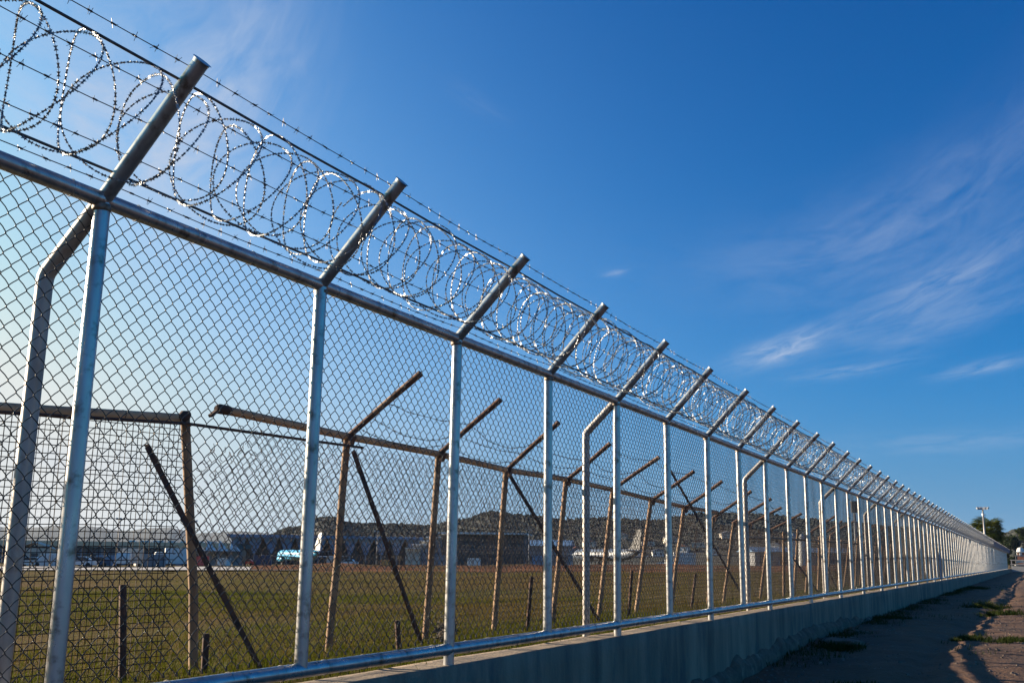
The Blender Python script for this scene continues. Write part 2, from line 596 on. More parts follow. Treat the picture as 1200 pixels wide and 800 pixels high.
def rail_piece(length, r):
    n = 6
    return auto_smooth(MB().tube([(0, length * i / n, 0) for i in range(n + 1)], r, 18).mesh('rail', M['galv']), 50)


tr_me, br_me = rail_piece(6.0, PR), rail_piece(6.0, PR + .003)
for i in range(27):
    yy = (-2 + 4 * i) * BAY
    link('top_rail', tr_me, parent=fence, loc=(0, yy, zt))
    link('bottom_rail', br_me, parent=fence, loc=(0, yy, zb))


def chain_mesh(length, zlow, zhigh, nw, r, seed, sides=5, fine=True, loose=0.0, torn=None, name='chain_link_mesh', m=None):
    """woven wire: every strand is a flattened coil hooked through its neighbours; runs along +Y in the plane x = 0"""
    rg = random.Random(seed)
    wd = length / nw
    rows = max(2, round((zhigh - zlow) / wd))
    hz = (zhigh - zlow) / rows
    mb = MB()
    a = wd / 2 + r * .8
    dep = r * 2.6

    def warp(y, z):
        q = Vector((y * 1.3 + seed * 7, z * 1.1, seed))
        k = math.sin(PI * min(1, max(0, y / length)))
        return (noise.noise(q) * .012 + noise.noise(q * 3) * .004 + loose * noise.noise(q * 1.7 + Vector((4, 4, 4)))) * (k ** .5 if loose == 0 else 1), noise.noise(q * 2.2) * (.004 + loose * .3), noise.noise(q * 2.5 + Vector((9, 1, 1))) * (.004 + loose * .3)
    for i in range(nw):
        yc = (i + .5) * wd
        runs, cur = [], []
        for j in range(rows):
            s = 1 if (i + j) % 2 == 0 else -1
            z0, z1 = zhigh - j * hz, zhigh - (j + 1) * hz
            if torn is not None and torn(yc, (z0 + z1) / 2, rg):
                if len(cur) > 1:
                    runs.append(cur)
                cur = []
                continue
            ts = (0, .18, .5, .82) if fine else (0, .5)
            for t in ts:
                bow = (math.sin(PI * t) if t else 0)
                y = yc - s * a + 2 * s * a * t
                if fine and t == .18:
                    y -= s * a * .06
                if fine and t == .82:
                    y += s * a * .06
                cur.append((s * dep * bow + (0 if t else .0006), y, z0 + (z1 - z0) * t))
            if j == rows - 1:
                cur.append((0, yc + s * a, z1))
        if len(cur) > 1:
            runs.append(cur)
        for run in runs:
            P = []
            for (x, y, z) in run:
                dx, dy, dz = warp(y, z)
                P.append((x + dx, y + dy, z + dz))
            if torn is not None and len(run) < rows * len(ts) - 2 and rg.random() < .7:
                # a loose end curls away
                e = Vector(P[0])
                c = []
                ang = rg.uniform(0, 6)
                for q in range(1, 5):
                    ang += rg.uniform(.3, .9)
                    e = e + Vector((rg.uniform(-.012, .02), math.cos(ang) * .018, math.sin(ang) * .018))
                    c.append(tuple(e))
                P = c[::-1] + P
            elif torn is None:
                # twisted barb left at the cut ends
                e = Vector(P[-1])
                P.append((e.x + .004, e.y + .008, e.z - .004))
                P.append((e.x + .002, e.y + .004, e.z + .018))
            mb.tube(P, r, sides, cap=False)
    return mb.mesh(name, m or M['wire'], smooth=True)


NW = 38
zl, zh = zb + PR + .012, zt - PR * .55
near = [chain_mesh(BAY, zl, zh, NW, .0023, s) for s in (1, 2, 3)]
far = [chain_mesh(BAY, zl, zh, NW, .0023, s, sides=4, fine=False) for s in (5, 6)]
for k in range(-2, NPOST - 1):
    me = near[k % 3] if k < 18 else far[k % 2]
    link('chain_link_mesh', me, parent=fence, loc=(-PR - .006, k * BAY, 0))

tie_me = MB().tube([(.036 * math.cos(a) - .002, .004 * math.sin(a * .5), .037 * math.sin(a)) for a in [2 * PI * i / 14 for i in range(15)]] + [(-.040, .012, .012), (-.046, .016, -.004)], .0016, 4).mesh('tie_wire', M['galv_old'])
for k in range(-1, 12):
    for j in range(4):
        for (zz, sg) in ((zt, 1), (zb, -1)):
            q = link('tie_wire', tie_me, parent=fence, loc=(0, k * BAY + .18 + j * .38 + rng.uniform(-.05, .05), zz))
            q.rotation_euler = (0, rng.uniform(-.6, .6), rng.uniform(-.15, .15))
            if sg < 0:
                q.scale = (1.08, 1, 1.08)
# line wires, barbed wires along the arms
YA, YB = -2 * BAY, (NPOST - 1) * BAY


def arm_pt(f, y, off=PR):
    q = ARM * f + AN * off
    return (q.x, y, zt + q.z)


def barbed(f, seed, off=.040):
    rg = random.Random(seed)
    mb = MB()
    pts = []
    for k in range(-2, NPOST - 1):
        n = 5 if k < 16 else 2
        sg = rg.uniform(.004, .016)
        for i in range(n):
            t = i / n
            p = Vector(arm_pt(f, (k + t) * BAY, off))
            p.z -= sg * 4 * t * (1 - t)
            p.x += rg.uniform(-.002, .002)
            pts.append(p)
    pts.append(Vector(arm_pt(f, YB, off)))
    mb.tube(pts, .0023, 4, cap=False)
    y, i = YA + .05, 0
    while y < 62:
        while pts[i + 1].y < y:
            i += 1
        t = (y - pts[i].y) / (pts[i + 1].y - pts[i].y)
        c = pts[i].lerp(pts[i + 1], t)
        # wrapped knot and two crossing prongs
        mb.tube([c + Vector((0, -.011, 0)), c + Vector((0, 0, .0005)), c + Vector((0, .011, 0))], .0046, 4)
        for q in range(2):
            a = rg.uniform(0, PI)
            d = Vector((math.cos(a), rg.uniform(-.45, .45), math.sin(a))).normalized() * .019
            o_ = Vector((0, .006 * (1 if q else -1), 0))
            mb.tube([c + o_ - d, c + o_ + d], [.0012, .0012], 3)
        y += rg.uniform(.095, .125)
    o_ = mb.build('barbed_wire', M['barb'], fence)
    return o_


for i, f in enumerate((.955, .75, .53, .30, .09)):
    barbed(f, 20 + i)
for f in (.855, .165):
    mb = MB()
    mb.tube([Vector(arm_pt(f, YA + (YB - YA) * i / 210, .043)) + Vector((0, 0, -.006 * (i % 2))) for i in range(211)], .0062, 8)
    mb.build('tension_wire', M['cable'], fence, smooth=True)


def coil_mesh(loops, seed, detail=2):
    """one bay of razor tape coil, axis along +Y, centred on x = z = 0"""
    rg = random.Random(seed)
    mb = MB()
    n = loops * (44 if detail == 2 else 22 if detail == 1 else 14)
    Rr = .236
    pitch = BAY / loops
    ph = rg.uniform(0, 6)
    jit = [rg.uniform(-.022, .018) for _ in range(loops + 2)]
    jit[0] = jit[loops] = 0
    jy = [0] + [rg.uniform(-.34, .34) * pitch for _ in range(loops)] + [0]

    def at(t):
        k = t / (2 * PI)
        i = min(loops - 1, int(k))
        u = k - i
        e = sst(0, 1, u)
        fade = max(0, min(1, k / .4, (loops - k) / .4))
        r = Rr + jit[i] * (1 - e) + jit[i + 1] * e + .008 * math.sin(2 * t + ph) * fade
        y = pitch * k + (jy[i] * (1 - e) + jy[i + 1] * e) + min(.62 * pitch, .078) * math.sin(1.5 * t + .4) * fade
        sw = .014 * fade
        return Vector((r * math.cos(t + 2.2) + sw * math.sin(k * 2.1 + seed), y, r * math.sin(t + 2.2) + sw * math.sin(k * 1.3 + seed * 2) - .006 * fade))
    pts = [at(2 * PI * loops * i / n) for i in range(n + 1)]
    if detail:
        mb.tube(pts, (.0016 if detail == 2 else .0024), 4, cap=False)
    else:
        mb.tube(pts, .0042, 3, cap=False)
        return mb.mesh('razor_coil', M['blade'])
    # blades
    step = .029 if detail == 2 else .034
    acc = 0
    for i in range(n):
        a, b = pts[i], pts[i + 1]
        d = (b - a).length
        while acc < d:
            c = a.lerp(b, acc / d)
            t = (b - a).normalized()
            rad = Vector((c.x, 0, c.z)).normalized()
            roll = rg.gauss(0.5, .85)
            side = t.cross(rad).normalized()
            sdv = side * math.cos(roll) + rad * math.sin(roll)
            for q in range(2 if detail == 2 else 1):
                s1 = sdv if q == 0 else t.cross(sdv).normalized()
                nn = t.cross(s1).normalized() * .0006
                l, h = (.0086, .0084 if q == 0 else .0056) if detail == 2 else (.009, .0078)
                o2 = [t * l + s1 * h, t * .0015 + s1 * .0030, -t * .0015 + s1 * .0030, -t * l + s1 * h, -t * l - s1 * h, -t * .0015 - s1 * .0030, t * .0015 - s1 * .0030, t * l - s1 * h]
                mb.poly([c + p_ - nn for p_ in o2], nn * 2)
            acc += step
        acc -= d
    return mb.mesh('razor_coil', M['blade'])


c6 = [coil_mesh(10, 1), coil_mesh(10, 2)]
c8 = [coil_mesh(12, s) for s in (3, 4)]
c10 = [coil_mesh(14, s) for s in (5, 6, 7)]
m8 = [coil_mesh(14, s, 1) for s in (6, 7, 8)]
f8 = [coil_mesh(12, s, 0) for s in (9, 10)]
cc = arm_pt(.51, 0, .006)
for k in range(-2, NPOST - 1):
    me = c6[k % 2] if k < 0 else c8[k % 2] if k < 2 else c10[k % 3] if k < 10 else m8[k % 3] if k < 62 else f8[k % 2]
    link('razor_wire_coil', me, parent=fence, loc=(cc[0], k * BAY, cc[2]))
# small dark blue plate near the far end
pl = MB().box((0, 0, .55), (.03, .62, .95)).build('blue_plate', M['signblue'], fence, (.06, 27.5 * BAY, -.03))
pl['label'] = 'dark blue plate fixed low on the far part of the fence'

# ------------------------------------------------------------------ old rusty fence behind
GX = -5.0
old = thing('rusty_fence', 'old leaning rusty chain link fence with bent arms behind the new fence', 'fence', (-5.1, 6.95, .85))
OV = Vector((5.1, -6.95, -.85))


def old_part(name, mb, m, smooth=True):
    for i, v in enumerate(mb.v):
        mb.v[i] = (v[0] + OV.x, v[1] + OV.y, v[2] + OV.z)
    o = mb.build(name, m, old)
    if smooth:
        auto_smooth(o.data, 50)
    return o


OP = [((-4.95, 6.87, 2.54), (-5.1, 6.95, .7), (.68, .49)), ((-4.95, 8.34, 2.54), (-5.1, 8.43, .7), (.64, .49)),
      ((-4.95, 9.75, 2.50), (-5.1, 9.80, .7), (.61, .49)), ((-4.95, 11.34, 2.51), (-5.1, 11.27, .7), (.58, .42)),
      ((-4.95, 12.90, 2.50), (-5.1, 12.7, .7), (.66, .41)), ((-4.95, 14.45, 2.44), (-5.1, 14.1, .7), (.66, .41)),
      ((-4.95, 16.05, 2.40), (-5.1, 15.7, .7), (.64, .42))]
rg = random.Random(5)
y = 17.6
i = 0
while y < 66:
    z = 2.30 + rg.uniform(-.1, .08) if i < 4 else 2.28 + rg.uniform(-.06, .06)
    ar = (.64 + rg.uniform(-.08, .08), .42 + rg.uniform(-.1, .06)) if i in (0, 1, 2, 3, 6, 7, 8, 11, 13, 14, 18) else None
    OP.append(((-4.95 + rg.uniform(-.05, .05), y, z), (-5.1 + rg.uniform(-.06, .06), y + rg.uniform(-.25, .1), .7), ar))
    y += 1.5 + rg.uniform(-.12, .12)
    i += 1
for k, (t, b, ar) in enumerate(OP):
    T, B = Vector(t), Vector(b)
    mid = T.lerp(B, .5) + Vector((rg.uniform(-.012, .012), rg.uniform(-.012, .012), 0))
    old_part('post', MB().tube([B, B.lerp(T, .25), mid, B.lerp(T, .75), T], .030, 12), M['rust'])
    if ar:
        e = T + Vector((ar[0], rg.uniform(-.03, .03), ar[1]))
        mb = MB()
        bend = T.lerp(e, .5) + Vector((0, 0, rg.uniform(-.015, .015)))
        mb.tube([T - (e - T) * .05, bend, e], [.026, .026, .029], 8)
        mb.bar(T + Vector((.02, 0, -.06)), T + Vector((.05, 0, .02)), .05, .06)
        a = old_part('arm', mb, M['rust_arm'])


def old_rail(pts, r=.03):
    return old_part('rail', MB().tube(pts, r, 12), M['rust'])


# main rail, broken off at its near end; a jagged flattened tip
mb = MB().tube([(-4.95, 5.44, 2.575), (-4.95, 6.87, 2.55), (-4.95, 8.34, 2.545), (-4.95, 9.75, 2.51), (-4.95, 11.34, 2.525), (-4.95, 12.9, 2.50), (-4.95, 14.45, 2.46), (-4.95, 16.05, 2.43), (-4.95, 18.0, 2.43)], .031, 12)
old_part('rail', mb, M['rust_tan'])
mb = MB().tube([(-4.95, 5.33, 2.575), (-4.95, 5.36, 2.575), (-4.95, 5.46, 2.575)], [.018, .036, .035], 9)
mb.bar((-4.95, 5.34, 2.56), (-4.95, 5.28, 2.515), .03, .02)
old_part('torn_rail_end', mb, M['rust_dark'])
old_rail([(-4.97, 19.9, 2.03), (-4.97, 25, 2.10), (-4.97, 33, 2.16), (-4.97, 40, 2.21), (-4.97, 52, 2.15), (-4.97, 66, 2.1)], .026)
# struts leaning from the post heads to the ground
for a, b, m in (((-4.88, 6.86, 2.43), (-4.80, 7.93, .80), 'rust_dark'), ((-4.9, 9.72, 2.46), (-4.64, 11.78, .78), 'rust_dark'), ((-4.80, 14.9, 2.92), (-4.80, 19.4, .80), 'rust_dark'),
                ((-4.9, 27.0, 2.1), (-4.8, 29.3, .8), 'rust'), ((-4.9, 33.2, 2.2), (-4.8, 31.2, .8), 'rust'), ((-4.9, 37.2, 2.2), (-4.8, 39.4, .8), 'rust'), ((-4.9, 24.0, 1.7), (-4.7, 26.2, .8), 'rust_dark')):
    mb = MB()
    mb.bar(a, b, .048, .006, (1, 0, 0))
    d = (Vector(b) - Vector(a)).normalized()
    s = d.cross(Vector((1, 0, 0))).normalized()
    mb.bar(Vector(a) + s * .020 + Vector((.022, 0, 0)), Vector(b) + s * .020 + Vector((.022, 0, 0)), .006, .044, s)
    old_part('strut', mb, M[m], False)

# slack barbed wires between the bent arms
for f, sd in ((.12, 1), (.30, 2), (.5, 3), (.85, 4)):
    rg = random.Random(40 + sd)
    heads = [(Vector(t), ar) for t, b, ar in OP[:13] if ar]
    pts = []
    for k in range(len(heads) - 1):
        if f == .85 and k in (0, 1, 3):
            if len(pts) > 1:
                pass
        a = heads[k][0] + Vector((heads[k][1][0], 0, heads[k][1][1])) * f
        b = heads[k + 1][0] + Vector((heads[k + 1][1][0], 0, heads[k + 1][1][1])) * f
        sg = rg.uniform(.03, .16)
        for i in range(8):
            t = i / 8
            p = a.lerp(b, t)
            p.z -= sg * 4 * t * (1 - t) + .006 * math.sin(i * 2.3 + sd)
            p.z += .03
            p.x += .012 * math.sin(i * 1.7 + sd * 2)
            pts.append(p)
    if f == .85:
        pts = pts[26:]
    mb = MB().tube(pts, .0024, 4, cap=False)
    for k in range(0, len(pts) - 1):
        for t in (.1, .6):
            c = pts[k].lerp(pts[k + 1], t)
            for q in range(2):
                d = Vector((rg.uniform(-1, 1), rg.uniform(-.6, .6), rg.uniform(-1, 1))).normalized() * .018
                mb.tube([c - d, c + d], .0013, 3)
            mb.tube([c - Vector((0, .01, 0)), c + Vector((0, .01, 0))], .005, 4)
    old_part('barbed_wire', mb, M['rust_wire'], False)

# old chain link, first bay torn along its free edge
def shear(me, y):
    for v in me.vertices:
        h = v.co.z
        v.co.x = v.co.x + (-.15 + .15 * h / 1.68)
    return me


def torn(yc, z, rg):
    edge = .16 + .10 * math.sin(z * 5.0) + .06 * math.sin(z * 13) + (.26 if z > 1.45 else 0)
    if yc < edge:
        return True
    if yc < edge + .22:
        return rg.random() < .35
    return rg.random() < .012


me = shear(chain_mesh(1.62, .02, 1.66, 40, .0024, 11, loose=.05, torn=torn, name='old_chain_link', m=M['rust_wire']), 0)
link('torn_chain_link', me, parent=old, loc=(-.01, 5.25 - 6.95, 0))['label'] = 'torn chain link sheet with loose curled wire ends'
om = [shear(chain_mesh(1.5, .02, 1.66, 38, .0024, s, loose=.03, sides=4, name='old_chain_link', m=M['rust_wire']), 0) for s in (12, 13)]
of = [shear(chain_mesh(1.5, .02, 1.40, 38, .0024, s, loose=.03, sides=4, fine=False, name='old_chain_link', m=M['rust_wire']), 0) for s in (14, 15)]
for k in range(7):
    link('chain_link_mesh', om[k % 2], parent=old, loc=(-.01, 6.87 - 6.95 + k * 1.5, 0))
for k in range(30):
    link('chain_link_mesh', of[k % 2], parent=old, loc=(-.01, 17.37 - 6.95 + k * 1.5, 0))

# square mesh panel with its own post and rail, at the corner
pan = thing('welded_mesh_panel', 'square welded mesh panel on a rusty pipe frame beside the gap in the old fence', 'fence panel', (-5.0, 5.1, .85))


def rail_zl(y):
    return 2.47 + (y - 5.05) * .085 - .85


mb = MB().tube([(0, -3.4, rail_zl(1.7)), (.0, -1.6, rail_zl(3.5) + .008), (.03, -.08, rail_zl(5.02))], .031, 14)
auto_smooth(mb.build('rail', M['rust_tan'], pan).data, 50)
mb = MB().tube([(-.03, .30, -.15), (.0, .2, .5), (.05, -.05, 1.62), (.05, -.06, 1.655)], .031, 14)
auto_smooth(mb.build('post', M['rust'], pan).data, 50)
mb = MB().tube([(.05, -.10, 1.60), (.05, -.055, 1.635), (.05, -.02, 1.655)], [.03, .042, .022], 10)
mb.build('pipe_joint', M['rust_dark'], pan, smooth=True)
rg = random.Random(3)
vme = MB().tube([(0, 0, 0), (.002, .003, .4), (-.003, -.002, .8), (.002, .002, 1.2), (0, 0, 1.55)], .0026, 4, cap=False).mesh('wire', M['rust_wire'])
k = 0
yy = -3.2
while yy < .0:
    q = link('vertical_wire', vme, parent=pan, loc=(-.02 + rg.uniform(-.003, .003), yy + rg.uniform(-.003, .003), .01))
    q.scale = (1, 1, (rail_zl(5.1 + yy) - .02) / 1.55)
    q.rotation_euler = (rg.uniform(-.006, .006), 0, rg.uniform(0, 3))
    yy += .0435
hme = MB().tube([(0, -3.25 + .65 * i, .004 * math.sin(i * 2.1)) for i in range(6)], .0026, 4, cap=False).mesh('wire', M['rust_wire'])
z = .03
while z < 1.56:
    q = link('horizontal_wire', hme, parent=pan, loc=(-.018, 0.03, z + rg.uniform(-.004, .004)))
    q.rotation_euler = (.045 * sst(.2, 1.6, z) + .01 * rg.uniform(-1, 1), 0, 0)
    z += .0425
for dy in (-.55, -.25, -.95):
    mb = MB().tube([(.034 * math.cos(a), .003 * math.sin(a * 2), .034 * math.sin(a)) for a in [2 * PI * i / 12 for i in range(13)]], .002, 4)
    mb.build('wire_tie', M['rust_dark'], pan, (.02, dy, rail_zl(5.1 + dy)))

rod = MB().tube([(-4.90, 1.6, 2.20), (-4.9, 3.65, 2.325), (-4.9, 5.03, 2.43), (-4.9, 6.0, 2.45), (-4.9, 7.03, 2.472)], .0105, 8).build('steel_rod', M['rust_dark'], smooth=True)
tag(rod, 'thin dark steel rod strung across the gap between the rusty panel and the old fence', 'rod')

# loose angle bar leaning over the panel
mb = MB()
a, b = Vector((-4.72, 4.52, 2.235)), Vector((-4.60, 5.60, .80))
mb.bar(a, b, .006, .040, (1, 0, 0))
d = (b - a).normalized()
s = d.cross(Vector((1, 0, 0))).normalized()
mb.bar(a + s * .020 + Vector((.020, 0, 0)), b + s * .020 + Vector((.020, 0, 0)), .006, .040, s)
tag(mb.build('angle_bar', M['rust_dark']), 'dark rusted angle bar leaning diagonally across the rusty panel post', 'metal bar')

# stub posts left in the grass
for (x, y, h, ln, lab) in ((-4.84, 4.6, 1.41, -.07, 'dark rusted stub post in front of the square mesh panel'),
                           (-4.76, 5.19, 1.10, -.01, 'short rusted stub stake between the panel post and the leaning angle bar'),
                           (-4.54, 7.12, 1.10, -.03, 'short rusted stub stake at the foot of the first old strut'),
                           (-4.86, 10.12, 1.40, .04, 'waist-high rusted stub post before the third bay of the old fence'),
                           (-4.70, 12.77, 1.46, .05, 'tall rusted stub post just past the second old strut'),
                           (-4.71, 15.53, 1.39, .08, 'farthest rusted stub post among the leaning old posts')):
    z0 = .70
    mb = MB()
    s0 = ln / (h - .85)
    mb.tube([(x - s0 * .15, y, z0), (x + s0 * .2, y + .008, z0 + .35), (x + ln, y + .01, h - .01), (x + ln, y + .01, h)], [.021, .022, .022, .016], 8)
    o = mb.build('stub_post', M['rust_dark'])
    auto_smooth(o.data, 50)
    tag(o, lab, 'stub post', 'rusted stubs along the old fence')

# ------------------------------------------------------------------ grass, weeds and small things on the ground
def blades(name, spots, m, rg, hmin, hmax, wmin, wmax, nb, zf, spread=.09, lean=.5):
    v, f = [], []
    for (x, y, k) in spots:
        n = max(2, int(nb * k))
        for _ in range(n):
            px, py = x + rg.gauss(0, spread) * k, y + rg.gauss(0, spread) * k
            h = rg.uniform(hmin, hmax) * k
            a = rg.uniform(0, 2 * PI)
            l = h * rg.uniform(.1, lean + .3)
            w_ = rg.uniform(wmin, wmax)
            z = zf(px, py) - .01
            dx, dy = math.cos(a), math.sin(a)
            b = len(v)
            v += [(px - dy * w_, py + dx * w_, z), (px + dy * w_, py - dx * w_, z),
                  (px + dx * l * .45 - dy * w_ * .7, py + dy * l * .45 + dx * w_ * .7, z + h * .6), (px + dx * l * .45 + dy * w_ * .7, py + dy * l * .45 - dx * w_ * .7, z + h * .6),
                  (px + dx * l, py + dy * l, z + h)]
            f += [(b, b + 1, b + 3, b + 2), (b + 2, b + 3, b + 4)]
    me = bpy.data.meshes.new(name)
    me.from_pydata(v, [], f)
    me.materials.append(m)
    return link(name, me)


rg = random.Random(77)
# the wedge of field seen through the fence
dry, green = [], []
for _ in range(38000):
    y_ = rg.uniform(2.5, 20) if rg.random() < .6 else rg.uniform(20, 95)
    x_ = -3.75 - abs(rg.gauss(0, 1)) * (5 + y_ * .35)
    if x_ < -75:
        continue
    c = noise.noise(Vector((x_ * .55, y_ * .4, 2))) + .8 * noise.noise(Vector((x_ * .12, y_ * .09, 7)))
    if noise.noise(Vector((x_ * .3, y_ * .25, 12))) > .32 and rg.random() < .8:
        continue
    d = math.hypot(x_, y_)
    if rg.random() < .42 + c * 1.2 - .45 * sst(14, 45, y_) + .25 * sst(9, 3, -x_):
        green.append((x_, y_, rg.uniform(.5, 1.15) * (1 + d * .012)))
    else:
        dry.append((x_, y_, rg.uniform(.4, 1.05) * (1 + d * .012)))
for _ in range(2600):                       # taller fringe close behind the wall
    y_ = rg.uniform(3.5, 45)
    green.append((-3.70 - abs(rg.gauss(0, .5)), y_, rg.uniform(.6, 1.3)))
for _ in range(900):                        # a low green line of weeds across the near field
    y_ = rg.uniform(2.5, 9)
    x_ = -16 - (9 - y_) * .8 + rg.gauss(0, .3)
    green.append((x_, y_ * 2.2, rg.uniform(.9, 1.9)))
for _ in range(420):
    y_ = rg.uniform(3, 60)
    x_ = -5.0 + rg.gauss(0, .35) if rg.random() < .45 else -3.9 - abs(rg.gauss(0, 1)) * (4 + y_ * .3)
    if x_ < -3.68:
        (green if rg.random() < .5 else dry).append((x_, y_, rg.uniform(1.5, 2.8)))
gz = field_n
tag(blades('dry_grass', dry, M['grass'], rg, .018, .062, .0012, .0030, 11, gz, .13, 1.0), 'short dry tawny grass over the field', kind='stuff')
tag(blades('green_grass', green, M['grass_green'], rg, .02, .068, .0014, .004, 10, gz, .13, .9), 'patches of short green grass and weeds in the field', kind='stuff')

sp = []
for _ in range(1500):
    y_ = rg.uniform(8, 60)
    x_ = -3.22 + abs(rg.gauss(0, .28))
    if noise.noise(Vector((y_ * .5, 3, 3))) > -.05:
        sp.append((x_, y_, rg.uniform(.4, 1.2)))
for _ in range(700):
    y_ = rg.uniform(9, 70)
    x_ = rg.uniform(-2.8, 2.5)
    if noise.noise(Vector((x_ * .8, y_ * .35, 6))) > .16:
        sp.append((x_, y_, rg.uniform(.4, 1.1)))
tag(blades('sparse_weeds', sp, M['weed'], rg, .03, .11, .003, .008, 9, sand_z, .08, .9), 'sparse dark weeds scattered over the sandy track', kind='stuff')

st = []
for _ in range(520):
    y_ = rg.uniform(9, 50)
    x_ = -3.1 + abs(rg.gauss(0, .6)) if rg.random() < .5 else rg.uniform(-2.8, 2.0)
    st.append((x_, y_, rg.uniform(.6, 1.4)))
M['straw'] = mat('dry_straw', (.30, .22, .12), .8, 0, (.18, .12, .065), 5)
tag(blades('dry_stalks', st, M['straw'], rg, .012, .05, .0015, .0035, 5, sand_z, .10, 3.0), 'dry stalks and straw lying over the sandy track', kind='stuff')

for (x, y, r_, h_, lab) in ((-2.72, 16.4, .42, .14, 'low dark weed mat nearest the foot of the concrete wall'),
                            (-1.85, 12.6, .36, .10, 'flat dark weed patch in the near shaded sand'),
                            (-1.25, 32.8, .75, .26, 'bushy bright green weed clump beyond the ruts, biggest on the track'),
                            (-.82, 28.2, .55, .20, 'green weed clump in front of the biggest one on the sand'),
                            (-1.05, 18.9, .34, .12, 'narrow green weed strip lying across the sunlit rut'),
                            (-.45, 18.7, .40, .13, 'green weed strip beside the track edge in full sun'),
                            (-2.9, 24.5, .5, .14, 'dark weed tangle at the wall where the footing ends'),
                            (-2.5, 56.0, .45, .22, 'small dark weed far along the wall')):
    pts = [(x + rg.gauss(0, r_ * .42), y + rg.gauss(0, r_ * .42), rg.uniform(.6, 1.2)) for _ in range(110)]
    v = blades('weed_clump', pts, M['weed'], rg, h_ * .25, h_ * .8, .004, .011, 9, sand_z, .05, 1.0)
    tag(v, lab, 'weed', 'weed clumps on the sandy track')

# pebbles and crumbs of soil
v, f = [], []
ICO = None
for _ in range(2600):
    y_ = 8 + abs(rg.gauss(0, 1)) * 16
    x_ = rg.uniform(-3.15, 2.2) if rg.random() < .7 else -3.15 + abs(rg.gauss(0, .35))
    r_ = rg.uniform(.006, .028) * (1.6 if rg.random() < .06 else 1)
    z_ = sand_z(x_, y_)
    b = len(v)
    for (a, c_, h) in ((0, 1, .1), (1.6, 1, .2), (3.1, 1, .05), (4.6, 1, .15), (.8, .6, .8), (3.9, .55, .75)):
        v.append((x_ + math.cos(a) * r_ * c_ * rg.uniform(.7, 1.3), y_ + math.sin(a) * r_ * c_ * rg.uniform(.7, 1.3), z_ - .004 + h * r_ * rg.uniform(.6, 1.2)))
    f += [(b, b + 1, b + 4), (b + 1, b + 2, b + 4), (b + 2, b + 5, b + 4), (b + 2, b + 3, b + 5), (b + 3, b, b + 5), (b, b + 4, b + 5)]
me = bpy.data.meshes.new('pebbles')
me.from_pydata(v, [], f)
me.materials.append(M['stone'])
tag(link('pebbles', me), 'pebbles and soil crumbs scattered on the sandy track', kind='stuff')
mb = MB()
pr = [(0, 0), (.55, .05), (.62, .40), (.35, .62), (-.05, .50), (-.18, .22)]
mb.poly([(x * .8, y * 1.3, .02 * math.sin(i * 2)) for i, (x, y) in enumerate(pr)], (0, 0, .05))
tag(mb.build('concrete_slab', M['footing'], None, (-2.95, 16.7, sand_z(-2.8, 17) - .01)), 'flat pale broken concrete slab lying at the foot of the wall', 'slab')

# dry shrub behind the third post
def leaf_cloud(name, m, parent, c, rad, n, size, rg, shape=1.0, clumps=9, loc=None):
    """many small leaf faces gathered in uneven clumps through a crown volume"""
    v, f = [], []
    cl = []
    for _ in range(clumps):
        d = Vector((rg.gauss(0, 1), rg.gauss(0, 1), rg.gauss(0, 1) * .8)).normalized() * rg.uniform(.25, .85)
        cl.append((Vector((d.x * rad[0], d.y * rad[1], d.z * rad[2])), rg.uniform(.25, .5)))
    for _ in range(n):
        cc_, cr = rg.choice(cl)
        d = Vector((rg.gauss(0, 1), rg.gauss(0, 1), rg.gauss(0, 1))).normalized() * (rg.random() ** .45)
        p = Vector(c) + cc_ + Vector((d.x * rad[0], d.y * rad[1], d.z * rad[2])) * cr
        a = Vector((rg.gauss(0, 1), rg.gauss(0, 1), rg.gauss(0, 1))).normalized()
        b_ = a.cross(Vector((rg.gauss(0, 1), rg.gauss(0, 1), rg.gauss(0, 1)))).normalized()
        s_ = size * rg.uniform(.6, 1.4)
        k = len(v)
        v += [tuple(p - a * s_), tuple(p + b_ * s_ * .45), tuple(p + a * s_), tuple(p - b_ * s_ * .45)]
        f.append((k, k + 1, k + 2, k + 3))
    me = bpy.data.meshes.new(name)
    me.from_pydata(v, [], f)
    me.materials.append(m)
    return link(name, me, None, parent, loc)


M['dryleaf'] = leaf_mat('dry_grey_leaf', (.20, .17, .14), (.13, .11, .09), 6)
sh = thing('dry_shrub', 'small dry grey shrub at the foot of the old fence beside the third new post', 'shrub', (-4.55, 7.85, field_z(-4.55, 8)))
leaf_cloud('twigs', M['dryleaf'], sh, (0, 0, .13), (.17, .17, .16), 900, .016, rg)
mb = MB()
for i in range(9):
    a = i * .7
    mb.tube([(0, 0, -.03), (math.cos(a) * .05, math.sin(a) * .05, .1), (math.cos(a) * .13, math.sin(a) * .13, .2)], [.005, .004, .002], 4)
mb.build('stem', M['dryleaf'], sh)

# ------------------------------------------------------------------ beyond the field: apron, earth bank, airport
def at(azd, d):
    a = R(azd)
    return (-math.sin(a) * d, math.cos(a) * d)


